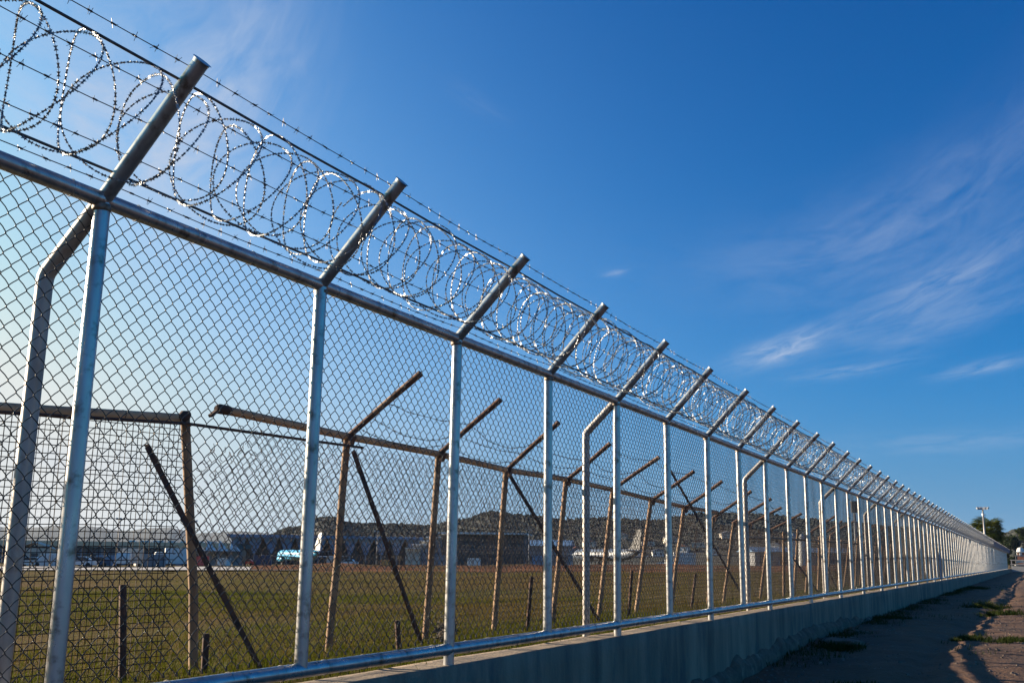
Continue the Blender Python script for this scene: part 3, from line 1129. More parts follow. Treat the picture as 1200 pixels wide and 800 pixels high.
def ribbon(name, m, az0, az1, d0, d1, lift, n=60, crown=0.0, lab=None, rows=2):
    v, f = [], []
    for i in range(n + 1):
        a = az0 + (az1 - az0) * i / n
        for j in range(rows + 1):
            t = j / rows
            dd = d0(a) + (d1(a) - d0(a)) * t
            x, y = at(a, dd)
            z = field_z(x, y) + lift + crown * math.sin(PI * t) * (.7 + .5 * noise.noise(Vector((x * .15, y * .15, 2)))) + (noise.noise(Vector((x * .5, y * .5, 1))) * .12 if crown else 0)
            v.append((x, y, z))
    for i in range(n):
        for j in range(rows):
            b = i * (rows + 1) + j
            f.append((b, b + rows + 1, b + rows + 2, b + 1))
    me = bpy.data.meshes.new(name)
    me.from_pydata(v, [], f)
    me.polygons.foreach_set('use_smooth', [True] * len(f))
    me.materials.append(m)
    o = tag(link(name, me), lab, kind='structure')
    return o


ribbon('apron', M['apron'], 62, 36, lambda a: 84, lambda a: 150, .13, 40, 0, 'pale concrete apron strip at the edge of the field', 8)
ribbon('earth_bank', M['redsoil'], 40.5, 9, lambda a: 82, lambda a: 116, -.05, 160, .75, 'low bank of red earth along the far side of the field', 10)

rg = random.Random(31)


def on(azd, d):
    x, y = at(azd, d)
    return x, y, field_z(x, y)


def wall_from(az0, d0, az1, d1):
    """position, length and heading of a facade between two bearings"""
    a, b = Vector(at(az0, d0)), Vector(at(az1, d1))
    c = (a + b) / 2
    return c, (b - a).length, math.atan2(b.y - a.y, b.x - a.x)


# long terminal
c, ln, hd = wall_from(54.5, 262, 41.6, 240)
gz0 = field_z(c.x, c.y)
T = thing('terminal_building', 'long low terminal building with teal roof band and blue glazed front', 'building', (c.x, c.y, gz0), hd)
top = 3.9 - gz0
MB().box((0, 8, (top - 1.3) / 2 + .1), (ln - .6, 14, top - 1.5)).build('wall', M['dgrey'], T)
rf = MB()
rf.poly([(-ln / 2 - .8, -1.6, top - 1.25), (-ln / 2 - .8, 1.5, top), (-ln / 2 - .8, 16.4, top - .2), (-ln / 2 - .8, 16.4, top - 1.0), (-ln / 2 - .8, -1.6, top - 1.45)], (ln + 1.6, 0, 0))
rf.build('roof', M['teal'], T)
gl = MB().box((0, .94, top - 2.15), (ln - 1.5, .12, 1.3)).build('glazing', M['bluefac'], T)
nb = 26
mul = MB().box((0, .84, top - 2.15), (.12, .1, 1.34)).mesh('mullion', M['grey'])
colm = MB().box((0, -1.2, (top - 1.45) / 2), (.3, .3, top - 1.45)).mesh('column', M['grey'])
opn = MB().box((0, .93, 1.0), (2.2, .12, 1.7)).mesh('door', M['glass'])
lit = MB().box((0, .93, 1.0), (2.2, .12, 1.7)).mesh('shutter', M['bluefac'])
for i in range(nb + 1):
    xx = -ln / 2 + 1 + (ln - 2) * i / nb
    link('mullion', mul, parent=T, loc=(xx, 0, 0))
    if i % 2 == 0:
        link('column', colm, parent=T, loc=(xx, 0, 0))
    if i < nb:
        link('door' if i % 3 else 'shutter', opn if i % 3 else lit, parent=T, loc=(xx + (ln - 2) / nb / 2, 0, 0))
for i in range(7):
    MB().box((0, 0, 0), (1.6 + .4 * (i % 3), 1.5, .5)).build('roof_unit', M['white'], T, (ln * (.12 + .05 * i) - 1, 6, top + .1))

# gabled shed at far left
x, y, z = on(51.0, 205)
G = thing('gabled_shed', 'cream gabled shed beside the first back stay', 'shed', (x, y, z), R(51 - 8))
MB().box((0, 0, 1.55), (6.2, 7, 3.1)).build('wall', M['cream'], G)
rf = MB()
rf.poly([(-3.5, -3.9, 3.0), (0, -3.9, 4.2), (3.5, -3.9, 3.0), (3.5, -3.9, 2.85), (0, -3.9, 4.0), (-3.5, -3.9, 2.85)], (0, 7.8, 0))
rf.build('roof', M['cream'], G)
for dx in (-1.8, .2, 1.9):
    MB().box((dx, -3.52, 1.2), (1.2, .1, 2.0)).build('door', M['dgrey'], G)

# pleated canopies
x, y, z = on(42.25, 232)
G = thing('pleated_canopy', 'white pleated canopy with four peaks between the terminal and the blue hall', 'canopy', (x, y, z), R(42))
pk = MB()
pk.v += [(-1.15, -1.6, 3.1), (1.15, -1.6, 3.1), (1.15, 3.2, 3.1), (-1.15, 3.2, 3.1), (-.9, -.2, 5.4), (-.9, 1.8, 5.4)]
pk.f += [(3, 2, 1, 0), (0, 1, 4), (1, 2, 5, 4), (2, 3, 5), (3, 0, 4, 5)]
pm = pk.mesh('peak', M['white'])
cm_ = MB().box((0, 0, 1.5), (.2, .2, 3.2)).mesh('column', M['grey'])
for i in range(4):
    link('peak', pm, parent=G, loc=(-3.8 + 2.45 * i, 0, 0))
    link('column', cm_, parent=G, loc=(-4.6 + 2.45 * i, -1.3, 0))
MB().box((0, 3.2, 1.5), (10.2, .3, 3.0)).build('back_wall', M['grey'], G)

# blue hall with zigzag front
c, ln, hd = wall_from(41.6, 330, 31.6, 330)
gz0 = field_z(c.x, c.y)
H = thing('blue_hall', 'wide blue hall whose roof edge hangs in a row of triangles', 'building', (c.x, c.y, gz0), hd)
ht = 7.4 - gz0
MB().box((0, 9, ht / 2 - .4), (ln, 16, ht - .8)).build('wall', M['dgrey'], H)
MB().box((0, 7, ht - .45), (ln + 2, 22, .9)).build('roof', M['blueroof'], H)
nv = 12
st = ln / nv
tri = MB().poly([(-st * .48, 0, 0), (st * .48, 0, 0), (st * .10, 0, -4.6), (-st * .10, 0, -4.6)], (0, .8, 0)).mesh('roof_fin', M['blueroof'])
cl_ = MB().box((0, .4, -(ht - 5.2) / 2), (.5, .5, ht - 5.2)).mesh('column', M['grey'])
wn = MB().box((0, 0, 0), (st * .7, .1, 1.4)).mesh('window', M['glass'])
for i in range(nv):
    xx = -ln / 2 + (i + .5) * st
    link('roof_fin', tri, parent=H, loc=(xx, -2.2, ht - .92))
    link('column', cl_, parent=H, loc=(xx, -2.2, ht - 5.3))
    link('window', wn, parent=H, loc=(xx, .93, 2.4))

# terraced building with white roof edges
c, ln, hd = wall_from(30.4, 300, 25.9, 296)
gz0 = field_z(c.x, c.y)
B = thing('terraced_building', 'dark terraced building with bright white roof edges below the hill', 'building', (c.x, c.y, gz0), hd)
ht = 8.2 - gz0
MB().box((0, 8, ht / 2 - .2), (ln, 14, ht - .4)).build('wall', M['dgrey'], B)
MB().box((0, 7, ht), (ln + 1.4, 17, .5)).build('roof', M['white'], B)
wn = MB().box((0, 0, 0), (1.5, .12, .9)).mesh('window', M['glass'])
for k, zz in enumerate((5.6, 3.4)):
    for i in range(9):
        link('window', wn, parent=B, loc=(-ln / 2 + 1.6 + i * (ln - 3.2) / 8, .93, zz))
for k in range(4):
    MB().box((-ln / 2 - 2.2 - 1.9 * k, 7 - k, (ht - 1.3 - 1.1 * k) / 2), (4.2, 12, ht - 1.3 - 1.1 * k)).build('terrace', M['cream'] if k % 2 else M['grey'], B)
    MB().box((-ln / 2 - 2.2 - 1.9 * k, 6.6 - k, ht - 1.15 - 1.1 * k), (4.8, 13.2, .3)).build('terrace_edge', M['white'], B)
MB().box((0, 1.0, 4.55), (ln, .3, .22)).build('balcony', M['grey'], B)

c, ln, hd = wall_from(25.7, 330, 23.4, 328)
gz0 = field_z(c.x, c.y)
B = thing('dark_roofed_hall', 'low hall with a dark blue roof behind the fourth new post', 'building', (c.x, c.y, gz0), hd)
ht = 7.2 - gz0
MB().box((0, 5, ht / 2 - .9), (ln, 9, ht - 1.8)).build('wall', M['grey'], B)
MB().poly([(-ln / 2 - .6, -.4, ht - 1.9), (-ln / 2 - .6, 5, ht), (-ln / 2 - .6, 10.4, ht - 1.9)], (ln + 1.2, 0, 0)).build('roof', M['blueroof'], B)
wn = MB().box((0, .46, 2.2), (1.1, .1, 1.2)).mesh('window', M['glass'])
for i in range(5):
    link('window', wn, parent=B, loc=(-ln / 2 + 1.5 + i * (ln - 3) / 4, 0, 0))

c, ln, hd = wall_from(13.4, 225, 7.6, 235)
gz0 = field_z(c.x, c.y)
B = thing('grey_shed', 'long grey shed with a pale blue roof, behind the far bays', 'shed', (c.x, c.y, gz0), hd)
MB().box((0, 5, 1.6), (ln, 9, 3.2)).build('wall', M['grey'], B)
MB().poly([(-ln / 2 - .6, -.5, 3.05), (-ln / 2 - .6, 5, 4.1), (-ln / 2 - .6, 10.5, 3.05)], (ln + 1.2, 0, 0)).build('roof', M['blueroof'], B)
dm = MB().box((0, .46, 1.2), (1.7, .1, 2.2)).mesh('door', M['dgrey'])
for i in range(6):
    link('door', dm, parent=B, loc=(-ln / 2 + 2 + i * (ln - 4) / 5, 0, 0))
for a, lab in ((11.45, 'white upright tank by the grey shed, the first of the two'), (11.0, 'white upright tank by the grey shed, the second and farther one')):
    x, y, z = on(a, 210 if 'first' in lab else 216)
    S = thing('upright_tank', lab, 'tank', (x, y, z), group='white tanks by the grey shed')
    auto_smooth(MB().tube([(0, 0, 0), (0, 0, 6.0), (0, 0, 6.02), (0, 0, 6.5)], [.75, .75, .72, .2], 14).build('shell', M['white'], S).data, 40)
    MB().bar((.8, -.2, 0), (.8, -.2, 6.2), .08, .25).build('ladder', M['grey'], S)

# aircraft
def airplane(label, azd, d, heading, length, body, tail, eng=True):
    x, y, z = on(azd, d)
    r_ = length * .052
    A = thing('airplane', label, 'airplane', (x, y, z + r_ * 1.9), heading, 'airliners parked beyond the field')
    L_ = length
    pr = [(-.5, .02, .0), (-.49, .30, -.02), (-.465, .60, -.03), (-.42, .88, -.01), (-.36, 1, 0), (-.1, 1, 0), (.2, 1, 0), (.32, .86, .12), (.42, .52, .38), (.5, .12, .68)]
    fu = MB().tube([(p[0] * L_, 0, p[2] * r_) for p in pr], [p[1] * r_ for p in pr], 18).build('fuselage', body, A, smooth=True)
    MB().tube([(-.470 * L_, 0, .25 * r_), (-.452 * L_, 0, .40 * r_)], [.52 * r_, .74 * r_], 12).build('windscreen', M['glass'], fu)
    for s in (-1, 1):
        wn = MB()
        for i in range(22):
            wn.box((-.36 * L_ + i * .028 * L_, s * r_ * .985, r_ * .22), (.010 * L_, .05, r_ * .16))
        wn.build('window_row', M['glass'], fu)
        wg = MB()
        wg.v += [(-.10 * L_, s * r_ * .8, -r_ * .5), (.10 * L_, s * r_ * .8, -r_ * .5), (.19 * L_, s * .46 * L_, -r_ * .1), (.14 * L_, s * .46 * L_, -r_ * .1),
                 (-.10 * L_, s * r_ * .8, -r_ * .28), (.10 * L_, s * r_ * .8, -r_ * .34), (.19 * L_, s * .46 * L_, -r_ * .02), (.14 * L_, s * .46 * L_, 0)]
        wg.f += [(0, 1, 2, 3), (7, 6, 5, 4), (0, 4, 5, 1), (1, 5, 6, 2), (2, 6, 7, 3), (3, 7, 4, 0)]
        wg.build('wing', M['plane_body'], A)
        tp = MB()
        tp.v += [(.38 * L_, s * r_ * .3, r_ * .5), (.48 * L_, s * r_ * .2, r_ * .55), (.51 * L_, s * .17 * L_, r_ * .75), (.47 * L_, s * .17 * L_, r_ * .75),
                 (.38 * L_, s * r_ * .3, r_ * .66), (.48 * L_, s * r_ * .2, r_ * .66), (.51 * L_, s * .17 * L_, r_ * .81), (.47 * L_, s * .17 * L_, r_ * .81)]
        tp.f += [(0, 1, 2, 3), (7, 6, 5, 4), (0, 4, 5, 1), (1, 5, 6, 2), (2, 6, 7, 3), (3, 7, 4, 0)]
        tp.build('tailplane', M['plane_body'], A)
        MB().tube([(-.09 * L_, s * .17 * L_, -r_ * .75), (-.08 * L_, s * .17 * L_, -r_ * .75), (.0, s * .17 * L_, -r_ * .75), (.04 * L_, s * .17 * L_, -r_ * .7)], [.40 * r_, .5 * r_, .46 * r_, .26 * r_], 14).build('engine', body, A, smooth=True)
        MB().tube([(.03 * L_, s * .09 * L_, -r_ * .6), (.03 * L_, s * .09 * L_, -r_ * 1.6)], .1 * r_, 8).build('gear_leg', M['grey'], A)
        MB().tube([(.03 * L_, s * .09 * L_ - .2 * r_, -r_ * 1.62), (.03 * L_, s * .09 * L_ + .2 * r_, -r_ * 1.62)], .28 * r_, 12).build('wheel', M['rubber'], A)
    MB().tube([(-.40 * L_, 0, -r_ * .8), (-.40 * L_, 0, -r_ * 1.6)], .08 * r_, 8).build('gear_leg', M['grey'], A)
    MB().tube([(-.40 * L_, -.14 * r_, -r_ * 1.68), (-.40 * L_, .14 * r_, -r_ * 1.68)], .22 * r_, 12).build('wheel', M['rubber'], A)
    fn = MB().poly([(.30 * L_, -.02 * L_ * .3, r_ * .9), (.36 * L_, -.006 * L_, r_ * 1.2), (.455 * L_, -.006 * L_, r_ * 4.1), (.515 * L_, -.006 * L_, r_ * 4.1), (.485 * L_, -.006 * L_, r_ * .75)], (0, .012 * L_, 0))
    fn.build('tail_fin', tail, A)
    return A


# the nose points along the local -X axis
airplane('airliner with sky blue fuselage and white tail in front of the blue hall', 38.05, 285, R(-28), 27, M['sky_livery'], M['white'])
airplane('pale airliner with its nose towards the old fence, beyond the fifth new post', 21.4, 250, R(-32), 27, M['plane_body'], M['dgrey'])


# vehicles
def car(label, azd, d, rz, paint, kind='car'):
    x, y, z = on(azd, d)
    z += .13 if d > 98 and d < 150 and azd > 36 else 0
    V = thing('parked_car' if kind == 'car' else 'box_truck', label, kind, (x, y, z), rz, 'cars and trucks by the apron')
    if kind == 'car':
        b = MB()
        b.poly([(-2.1, -.86, .35), (-2.15, -.86, .72), (-1.3, -.86, .92), (-.6, -.80, 1.42), (.9, -.80, 1.44), (1.6, -.86, .98), (2.1, -.86, .9), (2.15, -.86, .35)], (0, 1.72, 0))
        b.build('body', paint, V)
        MB().poly([(-1.15, -.875, .95), (-.55, -.875, 1.36), (.85, -.875, 1.38), (1.4, -.875, .98)], (0, 1.75, 0)).build('window', M['glass'], V)
        lm = MB().box((-2.14, 0, .62), (.08, .3, .16)).mesh('headlight', M['white'])
        for s in (-.6, .6):
            link('headlight', lm, parent=V, loc=(0, s, 0))
        wx, wr = (-1.3, 1.3), .32
    else:
        MB().box((.9, 0, 1.65), (4.2, 2.1, 2.3)).build('cargo_box', paint, V)
        MB().poly([(-2.9, -1.0, .5), (-2.9, -1.0, 1.3), (-2.5, -1.0, 2.2), (-1.35, -1.0, 2.25), (-1.35, -1.0, .5)], (0, 2.0, 0)).build('cab', M['white'], V)
        MB().poly([(-2.86, -.9, 1.35), (-2.52, -.9, 2.1), (-2.46, -.9, 2.1), (-2.80, -.9, 1.3)], (0, 1.8, 0)).build('windscreen', M['glass'], V)
        wx, wr = (-2.1, 1.9), .42
    wm = auto_smooth(MB().tube([(0, -.11, 0), (0, .11, 0)], wr, 14).mesh('wheel', M['rubber']), 40)
    for xx in wx:
        for s in (-.82, .82):
            link('wheel', wm, parent=V, loc=(xx, s, wr))
    return V


car('red car on the apron, the one nearer the terminal', 41.15, 262, R(25), M['red'])
car('red car on the apron, the one nearer the blue airliner', 40.72, 258, R(20), M['red'])
car('silver car just past the first new post', 49.0, 150, R(40), M['silver'])
car('navy car with bright headlights behind the silver one', 48.35, 158, R(70), M['navy'])
car('white car by the cream shed', 51.2, 170, R(30), M['white'])
car('white car below the blue hall, close to the tail of the blue airliner', 35.4, 235, R(20), M['white'])
car('box truck with cream cargo box parked before the terminal', 46.6, 172, R(115), M['cream'], 'truck')
car('white box truck parked nearest the corner post of the square mesh', 44.5, 168, R(50), M['white'], 'truck')
car('white truck seen between the sixth and seventh new posts', 17.4, 205, R(20), M['white'], 'truck')
car('small white car ahead of the truck between the sixth and seventh new posts', 18.1, 215, R(10), M['white'])

# freight containers, steps and masts that crowd the apron edge
def container(label, azd, d, rz, paint, ln=3.0, hh=1.7):
    x, y, z = on(azd, d)
    z += .13 if d < 150 and azd > 36 else 0
    K = thing('freight_container', label, 'container', (x, y, z), rz, 'freight containers along the apron')
    MB().box((0, 0, hh / 2 + .15), (ln, 1.6, hh)).build('body', paint, K)
    MB().box((0, 0, .09), (ln * .94, 1.4, .14)).build('skid', M['dgrey'], K)
    dm_ = MB().box((0, -.82, hh / 2 + .15), (ln * .42, .05, hh * .86)).mesh('door', paint)
    for sx_ in (-.23, .23):
        link('door', dm_, parent=K, loc=(sx_ * ln, 0, 0))
    rb = MB().box((0, -.86, hh / 2 + .15), (.05, .05, hh * .8)).mesh('lock_bar', M['grey'])
    for sx_ in (-.08, .08):
        link('lock_bar', rb, parent=K, loc=(sx_ * ln, 0, 0))


container('white freight container at the shed end of the apron', 50.2, 160, R(30), M['white'])
container('blue freight container between the silver car and the cream box truck', 47.7, 186, R(20), M['blueroof'])
container('cream freight container behind the cream box truck', 45.9, 196, R(60), M['cream'])
container('grey freight container between the two box trucks', 45.4, 160, R(35), M['grey'])
container('red freight container under the pleated canopy', 43.0, 205, R(40), M['red'], 2.4)
container('small white freight container between the canopy and the red cars', 41.9, 200, R(10), M['white'], 2.0, 1.3)
container('dark freight container below the first triangles of the blue hall', 39.9, 250, R(35), M['navy'], 4.0, 2.2)
container('pale freight container below the middle of the blue hall', 36.2, 262, R(30), M['cream'], 3.2, 1.9)
container('orange freight container below the last triangles of the blue hall', 33.4, 255, R(20), M['orange'], 2.2, 1.3)
container('long grey freight container in front of the terraced building', 30.2, 240, R(30), M['grey'], 6.0, 2.3)
container('white freight container in front of the terraced building', 28.6, 232, R(10), M['white'], 2.6, 1.6)
container('blue freight container before the dark-roofed hall', 24.9, 240, R(15), M['blueroof'], 4.0, 2.2)
for azd, d, lab in ((47.2, 232, 'slim apron light mast above the terminal roof by the cream box truck'), (43.6, 238, 'slim apron light mast rising between the terminal and the canopy'),
                    (33.9, 300, 'slim apron light mast before the blue hall'), (25.6, 285, 'slim apron light mast between the terraced building and the dark-roofed hall')):
    x, y, z = on(azd, d)
    K = thing('light_mast', lab, 'light mast', (x, y, z), R(azd), 'light masts along the apron')
    MB().tube([(0, 0, 0), (0, 0, 9.5)], [.16, .08], 8).build('pole', M['grey'], K, smooth=True)
    MB().box((0, 0, 9.4), (1.8, .12, .12)).build('cross_arm', M['grey'], K)
    lm_ = MB().box((0, -.1, 9.62), (.4, .3, .3)).mesh('lamp_head', M['white'])
    for sx_ in (-.7, 0, .7):
        link('lamp_head', lm_, parent=K, loc=(sx_, 0, 0))

# equipment box on a pole
x, y, z = on(8.27, 82)
P = thing('equipment_pole', 'dark box on top of a tapered grey pole beyond the fences', 'pole', (x, y, z))
MB().tube([(0, 0, -.2), (0, 0, 4.4)], [.16, .09], 10).build('pole', M['grey'], P, smooth=True)
MB().box((0, 0, 4.85), (.44, .40, .80), .4).build('box', M['dgrey'], P)
MB().box((0, 0, 5.28), (.52, .48, .06), .4).build('lid', M['grey'], P)

# ------------------------------------------------------------------ hills
def ridge(name, prof, d0, dtop, d1, m, lump, seed, lab, n=420, rows=16):
    v, f = [], []
    a0, a1 = prof[0][0], prof[-1][0]

    def eh(a):
        for (p, q) in zip(prof, prof[1:]):
            if p[0] >= a >= q[0]:
                return p[1] + (q[1] - p[1]) * sst(0, 1, (p[0] - a) / (p[0] - q[0]))
        return prof[-1][1]
    for i in range(n + 1):
        a = a0 + (a1 - a0) * i / n
        ht = 1.6 + dtop * math.tan(R(eh(a)))
        for j in range(rows + 1):
            t = j / rows
            dd = d0 + (d1 - d0) * t
            x, y = at(a, dd)
            base = field_z(x, y) - .5
            k = sst(d0, dtop, dd) if dd < dtop else 1 - .6 * sst(dtop, d1, dd)
            z = base + (ht - base) * k
            z += (noise.noise(Vector((a * 2.2, dd * .008, seed))) * lump * 1.6 + noise.noise(Vector((a * 9, dd * .05, seed + 3))) * lump) * k
            v.append((x, y, z))
    for i in range(n):
        for j in range(rows):
            b = i * (rows + 1) + j
            f.append((b, b + 1, b + rows + 2, b + rows + 1))
    me = bpy.data.meshes.new(name)
    me.from_pydata(v, [], f)
    me.polygons.foreach_set('use_smooth', [True] * len(f))
    me.materials.append(m)
    tag(link(name, me), lab, kind='structure')
    return eh


eh = ridge('wooded_hill', [(42.5, .0), (40.5, .55), (38.5, 1.35), (36.6, 1.95), (35.2, 1.62), (32.5, 1.62), (31, 1.58), (29.5, 1.9), (27.7, 2.35), (26, 2.2), (23.5, 2.0), (21.8, 2.1), (19, 2.0), (15.8, 2.42), (13, 2.35), (10.5, 2.1), (8.4, 1.9), (6, 1.7), (4.2, 1.35), (2.8, .9), (1.2, .3)],
           620, 900, 1250, M['hill'], 1.0, 3, 'wooded hill with scattered houses behind the airport')
eh2 = ridge('dark_hill', [(3.2, .2), (2.3, 1.0), (1.7, 1.15), (.7, 1.42), (-.5, 1.35), (-2.5, 1.5), (-6, 1.2), (-12, .9), (-20, .3)], 300, 400, 600, M['hilltree'], .6, 8, 'dark wooded hill beyond the end of the track', 200)
ridge('far_mountain', [(75, 1.0), (66, 1.25), (60, 1.1), (55, 1.35), (52, 1.15), (49, 1.3), (47, 1.12), (45, 1.3), (43.2, 1.05), (41, 1.2), (38, .9), (34, .6), (30, .3)], 4200, 5200, 6400, M['mountain'], 4, 11, 'pale blue mountains on the horizon behind the terminal', 260, 10)
ridge('distant_ridge', [(8, .5), (5, 1.2), (3, 1.3), (1.4, 1.42), (-1, 1.35), (-4, 1.6), (-12, 1.2), (-22, .6)], 3000, 3800, 4600, M['mountain'], 4, 12, 'pale blue ridge above the dark hill at the end of the fence', 160, 10)

# uneven tree tops along the crests: a far wood that reads as one mass
def crest_wood(name, lab, eh_, a0, a1, dists, n, size, rg):
    v, f = [], []
    for _ in range(n):
        a = rg.uniform(a1, a0)
        dd = rg.choice(dists) * rg.uniform(.93, 1.07)
        x, y = at(a, dd)
        frac = 1 if dd >= dists[-1] * .97 else sst(dists[-1] * .69, dists[-1], dd)
        base = field_z(x, y)
        z = base + (1.6 + dists[-1] * math.tan(R(eh_(a))) - base) * frac
        s_ = size * rg.uniform(.5, 1.3)
        k = len(v)
        for lv, (rr_, hh) in enumerate(((.5, -.3), (1.0, .15), (.85, .6), (.4, .95))):
            for q in range(6):
                an = q * PI / 3 + lv * .5
                j = rg.uniform(.7, 1.25)
                v.append((x + math.cos(an) * s_ * rr_ * j, y + math.sin(an) * s_ * rr_ * j, z + s_ * hh * 1.1 * j))
        for lv in range(3):
            for q in range(6):
                q2 = (q + 1) % 6
                f.append((k + lv * 6 + q, k + lv * 6 + q2, k + lv * 6 + 6 + q2, k + lv * 6 + 6 + q))
        f.append(tuple(k + 18 + q for q in range(6)))
    me = bpy.data.meshes.new(name)
    me.from_pydata(v, [], f)
    me.polygons.foreach_set('use_smooth', [True] * len(me.polygons))
    me.materials.append(M['hilltree'])
    tag(link(name, me), lab, kind='stuff')


rg = random.Random(9)
crest_wood('hill_trees', 'woodland covering the far hill', eh, 41.5, 2.0, (760, 820, 870, 900), 6500, 1.35, rg)
crest_wood('dark_hill_trees', 'dark woodland on the hill past the end of the track', eh2, 2.8, -8, (340, 370, 400), 1400, 1.2, rg)

# houses on the hillside
hm = [MB().box((0, 0, 2), (7, 6, 4)).mesh('wall', M['white']), MB().box((0, 0, 2), (9, 6, 4)).mesh('wall', M['cream'])]
rm = [MB().poly([(-4, -3.5, 3.9), (0, -3.5, 5.6), (4, -3.5, 3.9)], (0, 7, 0)).mesh('roof', M['brickred']), MB().poly([(-5, -3.5, 3.9), (0, -3.5, 5.4), (5, -3.5, 3.9)], (0, 7, 0)).mesh('roof', M['grey'])]
wm_ = MB().box((0, -3.05, 2.1), (1.2, .1, 1.3)).mesh('window', M['glass'])
for i, (a, dd, lab) in enumerate((
        (23.0, 700, 'white house with a red roof just right of the dark-roofed hall'),
        (22.3, 730, 'cream house with a red roof behind the tail of the pale airliner'),
        (21.2, 690, 'white grey-roofed house above the nose of the pale airliner'),
        (20.6, 760, 'cream grey-roofed house high on the slope over the pale airliner'),
        (19.8, 700, 'white red-roofed house seen just past the fifth new post'),
        (19.1, 735, 'cream red-roofed house uphill from the fifth new post'),
        (18.6, 690, 'white grey-roofed house low on the hill before the sixth new post'),
        (17.9, 745, 'cream grey-roofed house high on the hill near the sixth new post'),
        (17.2, 705, 'white red-roofed house above the small white car'),
        (16.4, 720, 'cream red-roofed house above the white truck'),
        (15.7, 690, 'white grey-roofed house low on the hill past the white truck'),
        (14.9, 750, 'cream grey-roofed house high beside the seventh new post'),
        (24.6, 740, 'white red-roofed house on the slope above the dark-roofed hall'),
        (28.9, 700, 'cream red-roofed house behind the white roof edges of the terraced building'),
        (12.4, 710, 'white grey-roofed house behind the grey shed'),
        (10.6, 700, 'cream grey-roofed house behind the two upright tanks'),
)):
    x, y = at(a, dd)
    z = field_z(x, y) + (1.6 + 900 * math.tan(R(eh(a))) + 2) * sst(620, 900, dd) - .8
    hse = thing('hillside_house', lab, 'house', (x, y, z), R(a + rg.uniform(-25, 25)), 'houses on the hillside')
    link('wall', hm[i % 2], parent=hse)
    link('roof', rm[(i // 2) % 2], parent=hse)
    for dx in (-1.8, 1.8):
        link('window', wm_, parent=hse, loc=(dx, 0, 0))

# ------------------------------------------------------------------ end of the fence: palm, floodlight mast, barrier, tank
def palm(label, x, y, z, h, rad):
    P = thing('palm_tree', label, 'palm', (x, y, z))
    tp = MB()
    tp.tube([(0, 0, -.3), (.05, 0, h * .3), (.02, .04, h * .7), (0, 0, h)], [.30, .22, .20, .24], 12)
    tp.build('trunk', M['bark'], P, smooth=True)
    # fan leaf: a ribbed hand of narrow leaflets
    fm = []
    for s in range(3):
        r3 = random.Random(s)
        mb = MB()
        mb.tube([(0, 0, 0), (rad * .25, 0, rad * .07), (rad * .5, 0, rad * .08)], [.03, .02, .015], 4)
        for i in range(15):
            a = R(-105 + 210 * i / 14)
            l = rad * .55 * r3.uniform(.85, 1.1)
            o_ = Vector((rad * .5, 0, rad * .08))
            d = Vector((math.cos(a), math.sin(a), 0))
            t = Vector((-d.y, d.x, 0)) * .085
            dr = Vector((0, 0, -rad * .10 * (1 + abs(a) * .5)))
            m1 = o_ + d * l * .55
            e = o_ + d * l + dr * r3.uniform(.6, 1.6)
            k = len(mb.v)
            up = Vector((0, 0, .02))
            mb.v += [tuple(o_), tuple(m1 + t), tuple(m1 + up), tuple(m1 - t), tuple(e)]
            mb.f += [(k, k + 1, k + 2), (k, k + 2, k + 3), (k + 1, k + 4, k + 2), (k + 2, k + 4, k + 3)]
        fm.append(mb.mesh('frond', M['palmleaf']))
    for i in range(64):
        f_ = link('frond', fm[i % 3], parent=P, loc=(0, 0, h + rg.uniform(-.25, .1)))
        pitch = R(-75 + 118 * (i / 63.0) ** .8)
        f_.rotation_euler = (rg.uniform(-.3, .3), pitch * -1 + rg.uniform(-.15, .15), i * 2.39996)
        s_ = rg.uniform(.8, 1.1)
        f_.scale = (s_, s_, s_)
    return P


x, y = at(1.95, 150)
palm('broad fan palm with dense crown behind the end of the fence', x, y, .4, 5.5, 2.5)

x, y = at(2.12, 128)
Q = thing('floodlight_mast', 'tall thin floodlight mast beside the fan palm', 'light pole', (x, y, .4))
MB().tube([(0, 0, -.2), (0, 0, 7.3)], [.13, .075], 10).build('pole', M['galv_old'], Q, smooth=True)
MB().tube([(-.5, 0, 7.25), (.5, 0, 7.25)], .035, 6).build('cross_arm', M['galv_old'], Q)
for dx, rz in ((-.46, .5), (-.18, .2), (.16, -.2), (.46, -.6)):
    hd_ = MB()
    hd_.poly([(-.15, -.12, .02), (.15, -.12, .02), (.18, -.22, -.14), (-.18, -.22, -.14)], (0, .30, .06))
    hd_.build('lamp_head', M['grey'], Q, (dx, 0, 7.34)).rotation_euler = (.25, 0, rz)
MB().tube([(0, -.12, 6.45), (0, -.12, 6.72)], [.13, .16], 10).build('siren', M['white'], Q)
MB().bar((-.05, -.1, 6.58), (.32, -.1, 6.58), .06, .06).build('bracket', M['galv_old'], Q)

# tailed barrier and parked trailer across the track
x, y = at(.25, 172)
gz0 = sand_z(0, 172)
Bq = thing('barrier_gate', 'pale metal barrier gate across the end of the track', 'gate', (x, y, gz0), 0)
pm_ = MB().box((0, 0, .85), (.16, .16, 1.9)).mesh('post', M['weathered'])
for dx in (-2.3, -.6, 1.1, 2.8):
    link('post', pm_, parent=Bq, loc=(dx, 0, 0))
rl = MB().box((.25, -.10, 0), (5.4, .08, .14)).mesh('rail', M['weathered'])
for zz in (1.15, 1.75):
    link('rail', rl, parent=Bq, loc=(0, 0, zz))
pn = MB().box((0, -.08, .48), (1.55, .06, .78)).mesh('panel', M['apron'])
for dx in (-1.45, .25, 1.95):
    link('panel', pn, parent=Bq, loc=(dx, 0, 0))
x, y = at(.55, 186)
Tk = thing('dome_tank', 'white domed tank on a red brick base past the barrier', 'tank', (x, y, sand_z(0, 186)))
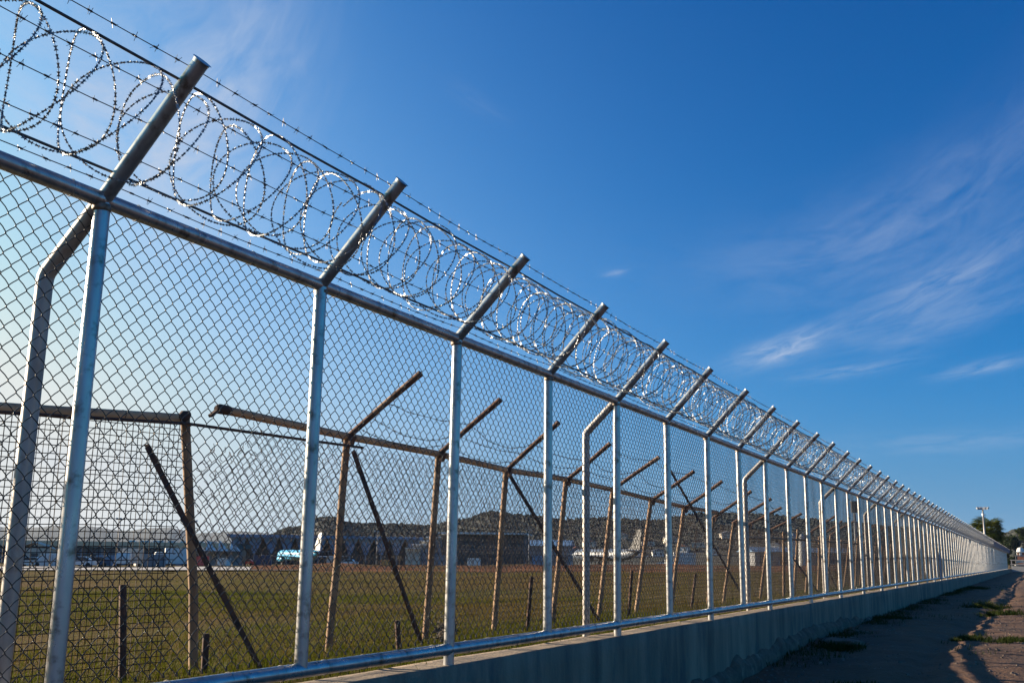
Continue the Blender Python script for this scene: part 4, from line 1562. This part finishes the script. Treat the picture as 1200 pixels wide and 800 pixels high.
MB().box((.7, .4, 1.5), (2.6, 1.8, 3.0)).build('brick_base', M['brickred'], Tk)
MB().tube([(-.1, 0, 2.4), (-.1, 0, 3.2), (-.1, 0, 3.55), (-.1, 0, 3.75), (-.1, 0, 3.82)], [.55, .55, .46, .28, .05], 14).build('dome', M['white'], Tk, smooth=True)
MB().box((.7, .4, 3.06), (2.9, 2.1, .12)).build('roof', M['grey'], Tk)
x, y = at(.0, 179)
tr_ = thing('flatbed_trailer', 'pale flatbed trailer parked behind the barrier gate', 'trailer', (x, y, sand_z(0, 179)), .1)
MB().box((0, 0, 1.1), (5.4, 2.1, .22)).build('bed', M['weathered'], tr_)
MB().box((0, -1.0, 1.55), (5.4, .08, .35)).build('side_board', M['cream'], tr_)
MB().box((0, -1.0, 2.45), (5.4, .12, .16)).build('top_rail', M['weathered'], tr_)
for dx in (-2.6, 0, 2.6):
    MB().box((dx, -1.0, 1.85), (.1, .1, 1.4)).build('stake', M['weathered'], tr_)
for dx in (-1.6, 1.6):
    auto_smooth(MB().tube([(dx, -.95, .45), (dx, -.7, .45)], .45, 14).build('wheel', M['rubber'], tr_).data, 40)

# trees on the dark hill and by the track's end
def tree(label, azd, d, h, r_, z):
    x, y = at(azd, d)
    T_ = thing('broadleaf_tree', label, 'tree', (x, y, z), group='trees past the end of the fence')
    tb = MB()
    tb.tube([(0, 0, -.5), (.1, 0, h * .35), (0, .1, h * .75)], [h * .035, h * .028, h * .012], 8)
    for q in range(4):
        a = q * 1.7
        tb.tube([(.05, 0, h * (.35 + .08 * q)), (math.cos(a) * r_ * .6, math.sin(a) * r_ * .6, h * (.6 + .08 * q))], [h * .014, h * .006], 5)
    tb.build('trunk', M['bark'], T_, smooth=True)
    leaf_cloud('crown', M['tree'], T_, (0, 0, h * .72), (r_, r_, h * .33), 1500, r_ * .11, rg, 1, 11)


for i, (a, d, h, r_, lab) in enumerate(((1.05, 330, 8.5, 3.4, 'tall loose tree on the dark hill above the domed tank'),
                                       (.35, 345, 8.0, 3.0, 'round tree on the dark hill at the picture edge'),
                                       (1.55, 250, 5.5, 3.2, 'bushy tree between the palm and the dark hill'),
                                       (2.35, 185, 2.6, 1.6, 'low bushy tree hidden behind the fence end under the palm'),
                                       (1.15, 200, 2.6, 1.5, 'small dark tree right at the fence end'),
                                       (-.6, 340, 9, 3.6, 'broad tree crowning the dark hill past the tank'))):
    x, y = at(a, d)
    z = .4 if d < 240 else max(.4, (1.6 + 400 * math.tan(R(eh2(a)))) * sst(300, 400, d)) - .5
    tree(lab, a, d, h, r_, z)

# ------------------------------------------------------------------ air
M['haze'] = bpy.data.materials.new('haze')
M['haze'].use_nodes = True
t = M['haze'].node_tree
for n in list(t.nodes):
    if n.type != 'OUTPUT_MATERIAL':
        t.nodes.remove(n)
pv = t.nodes.new('ShaderNodeVolumePrincipled')
pv.inputs['Color'].default_value = (.62, .78, 1.0, 1)
pv.inputs['Density'].default_value = .00004
pv.inputs['Anisotropy'].default_value = .0
t.links.new(pv.outputs[0], t.nodes['Material Output'].inputs['Volume'])
hz = MB().box((-100, 3000, 70), (18400, 13000, 156)).build('haze', M['haze'])
tag(hz, 'thin pale haze filling the air over the airfield', kind='stuff')
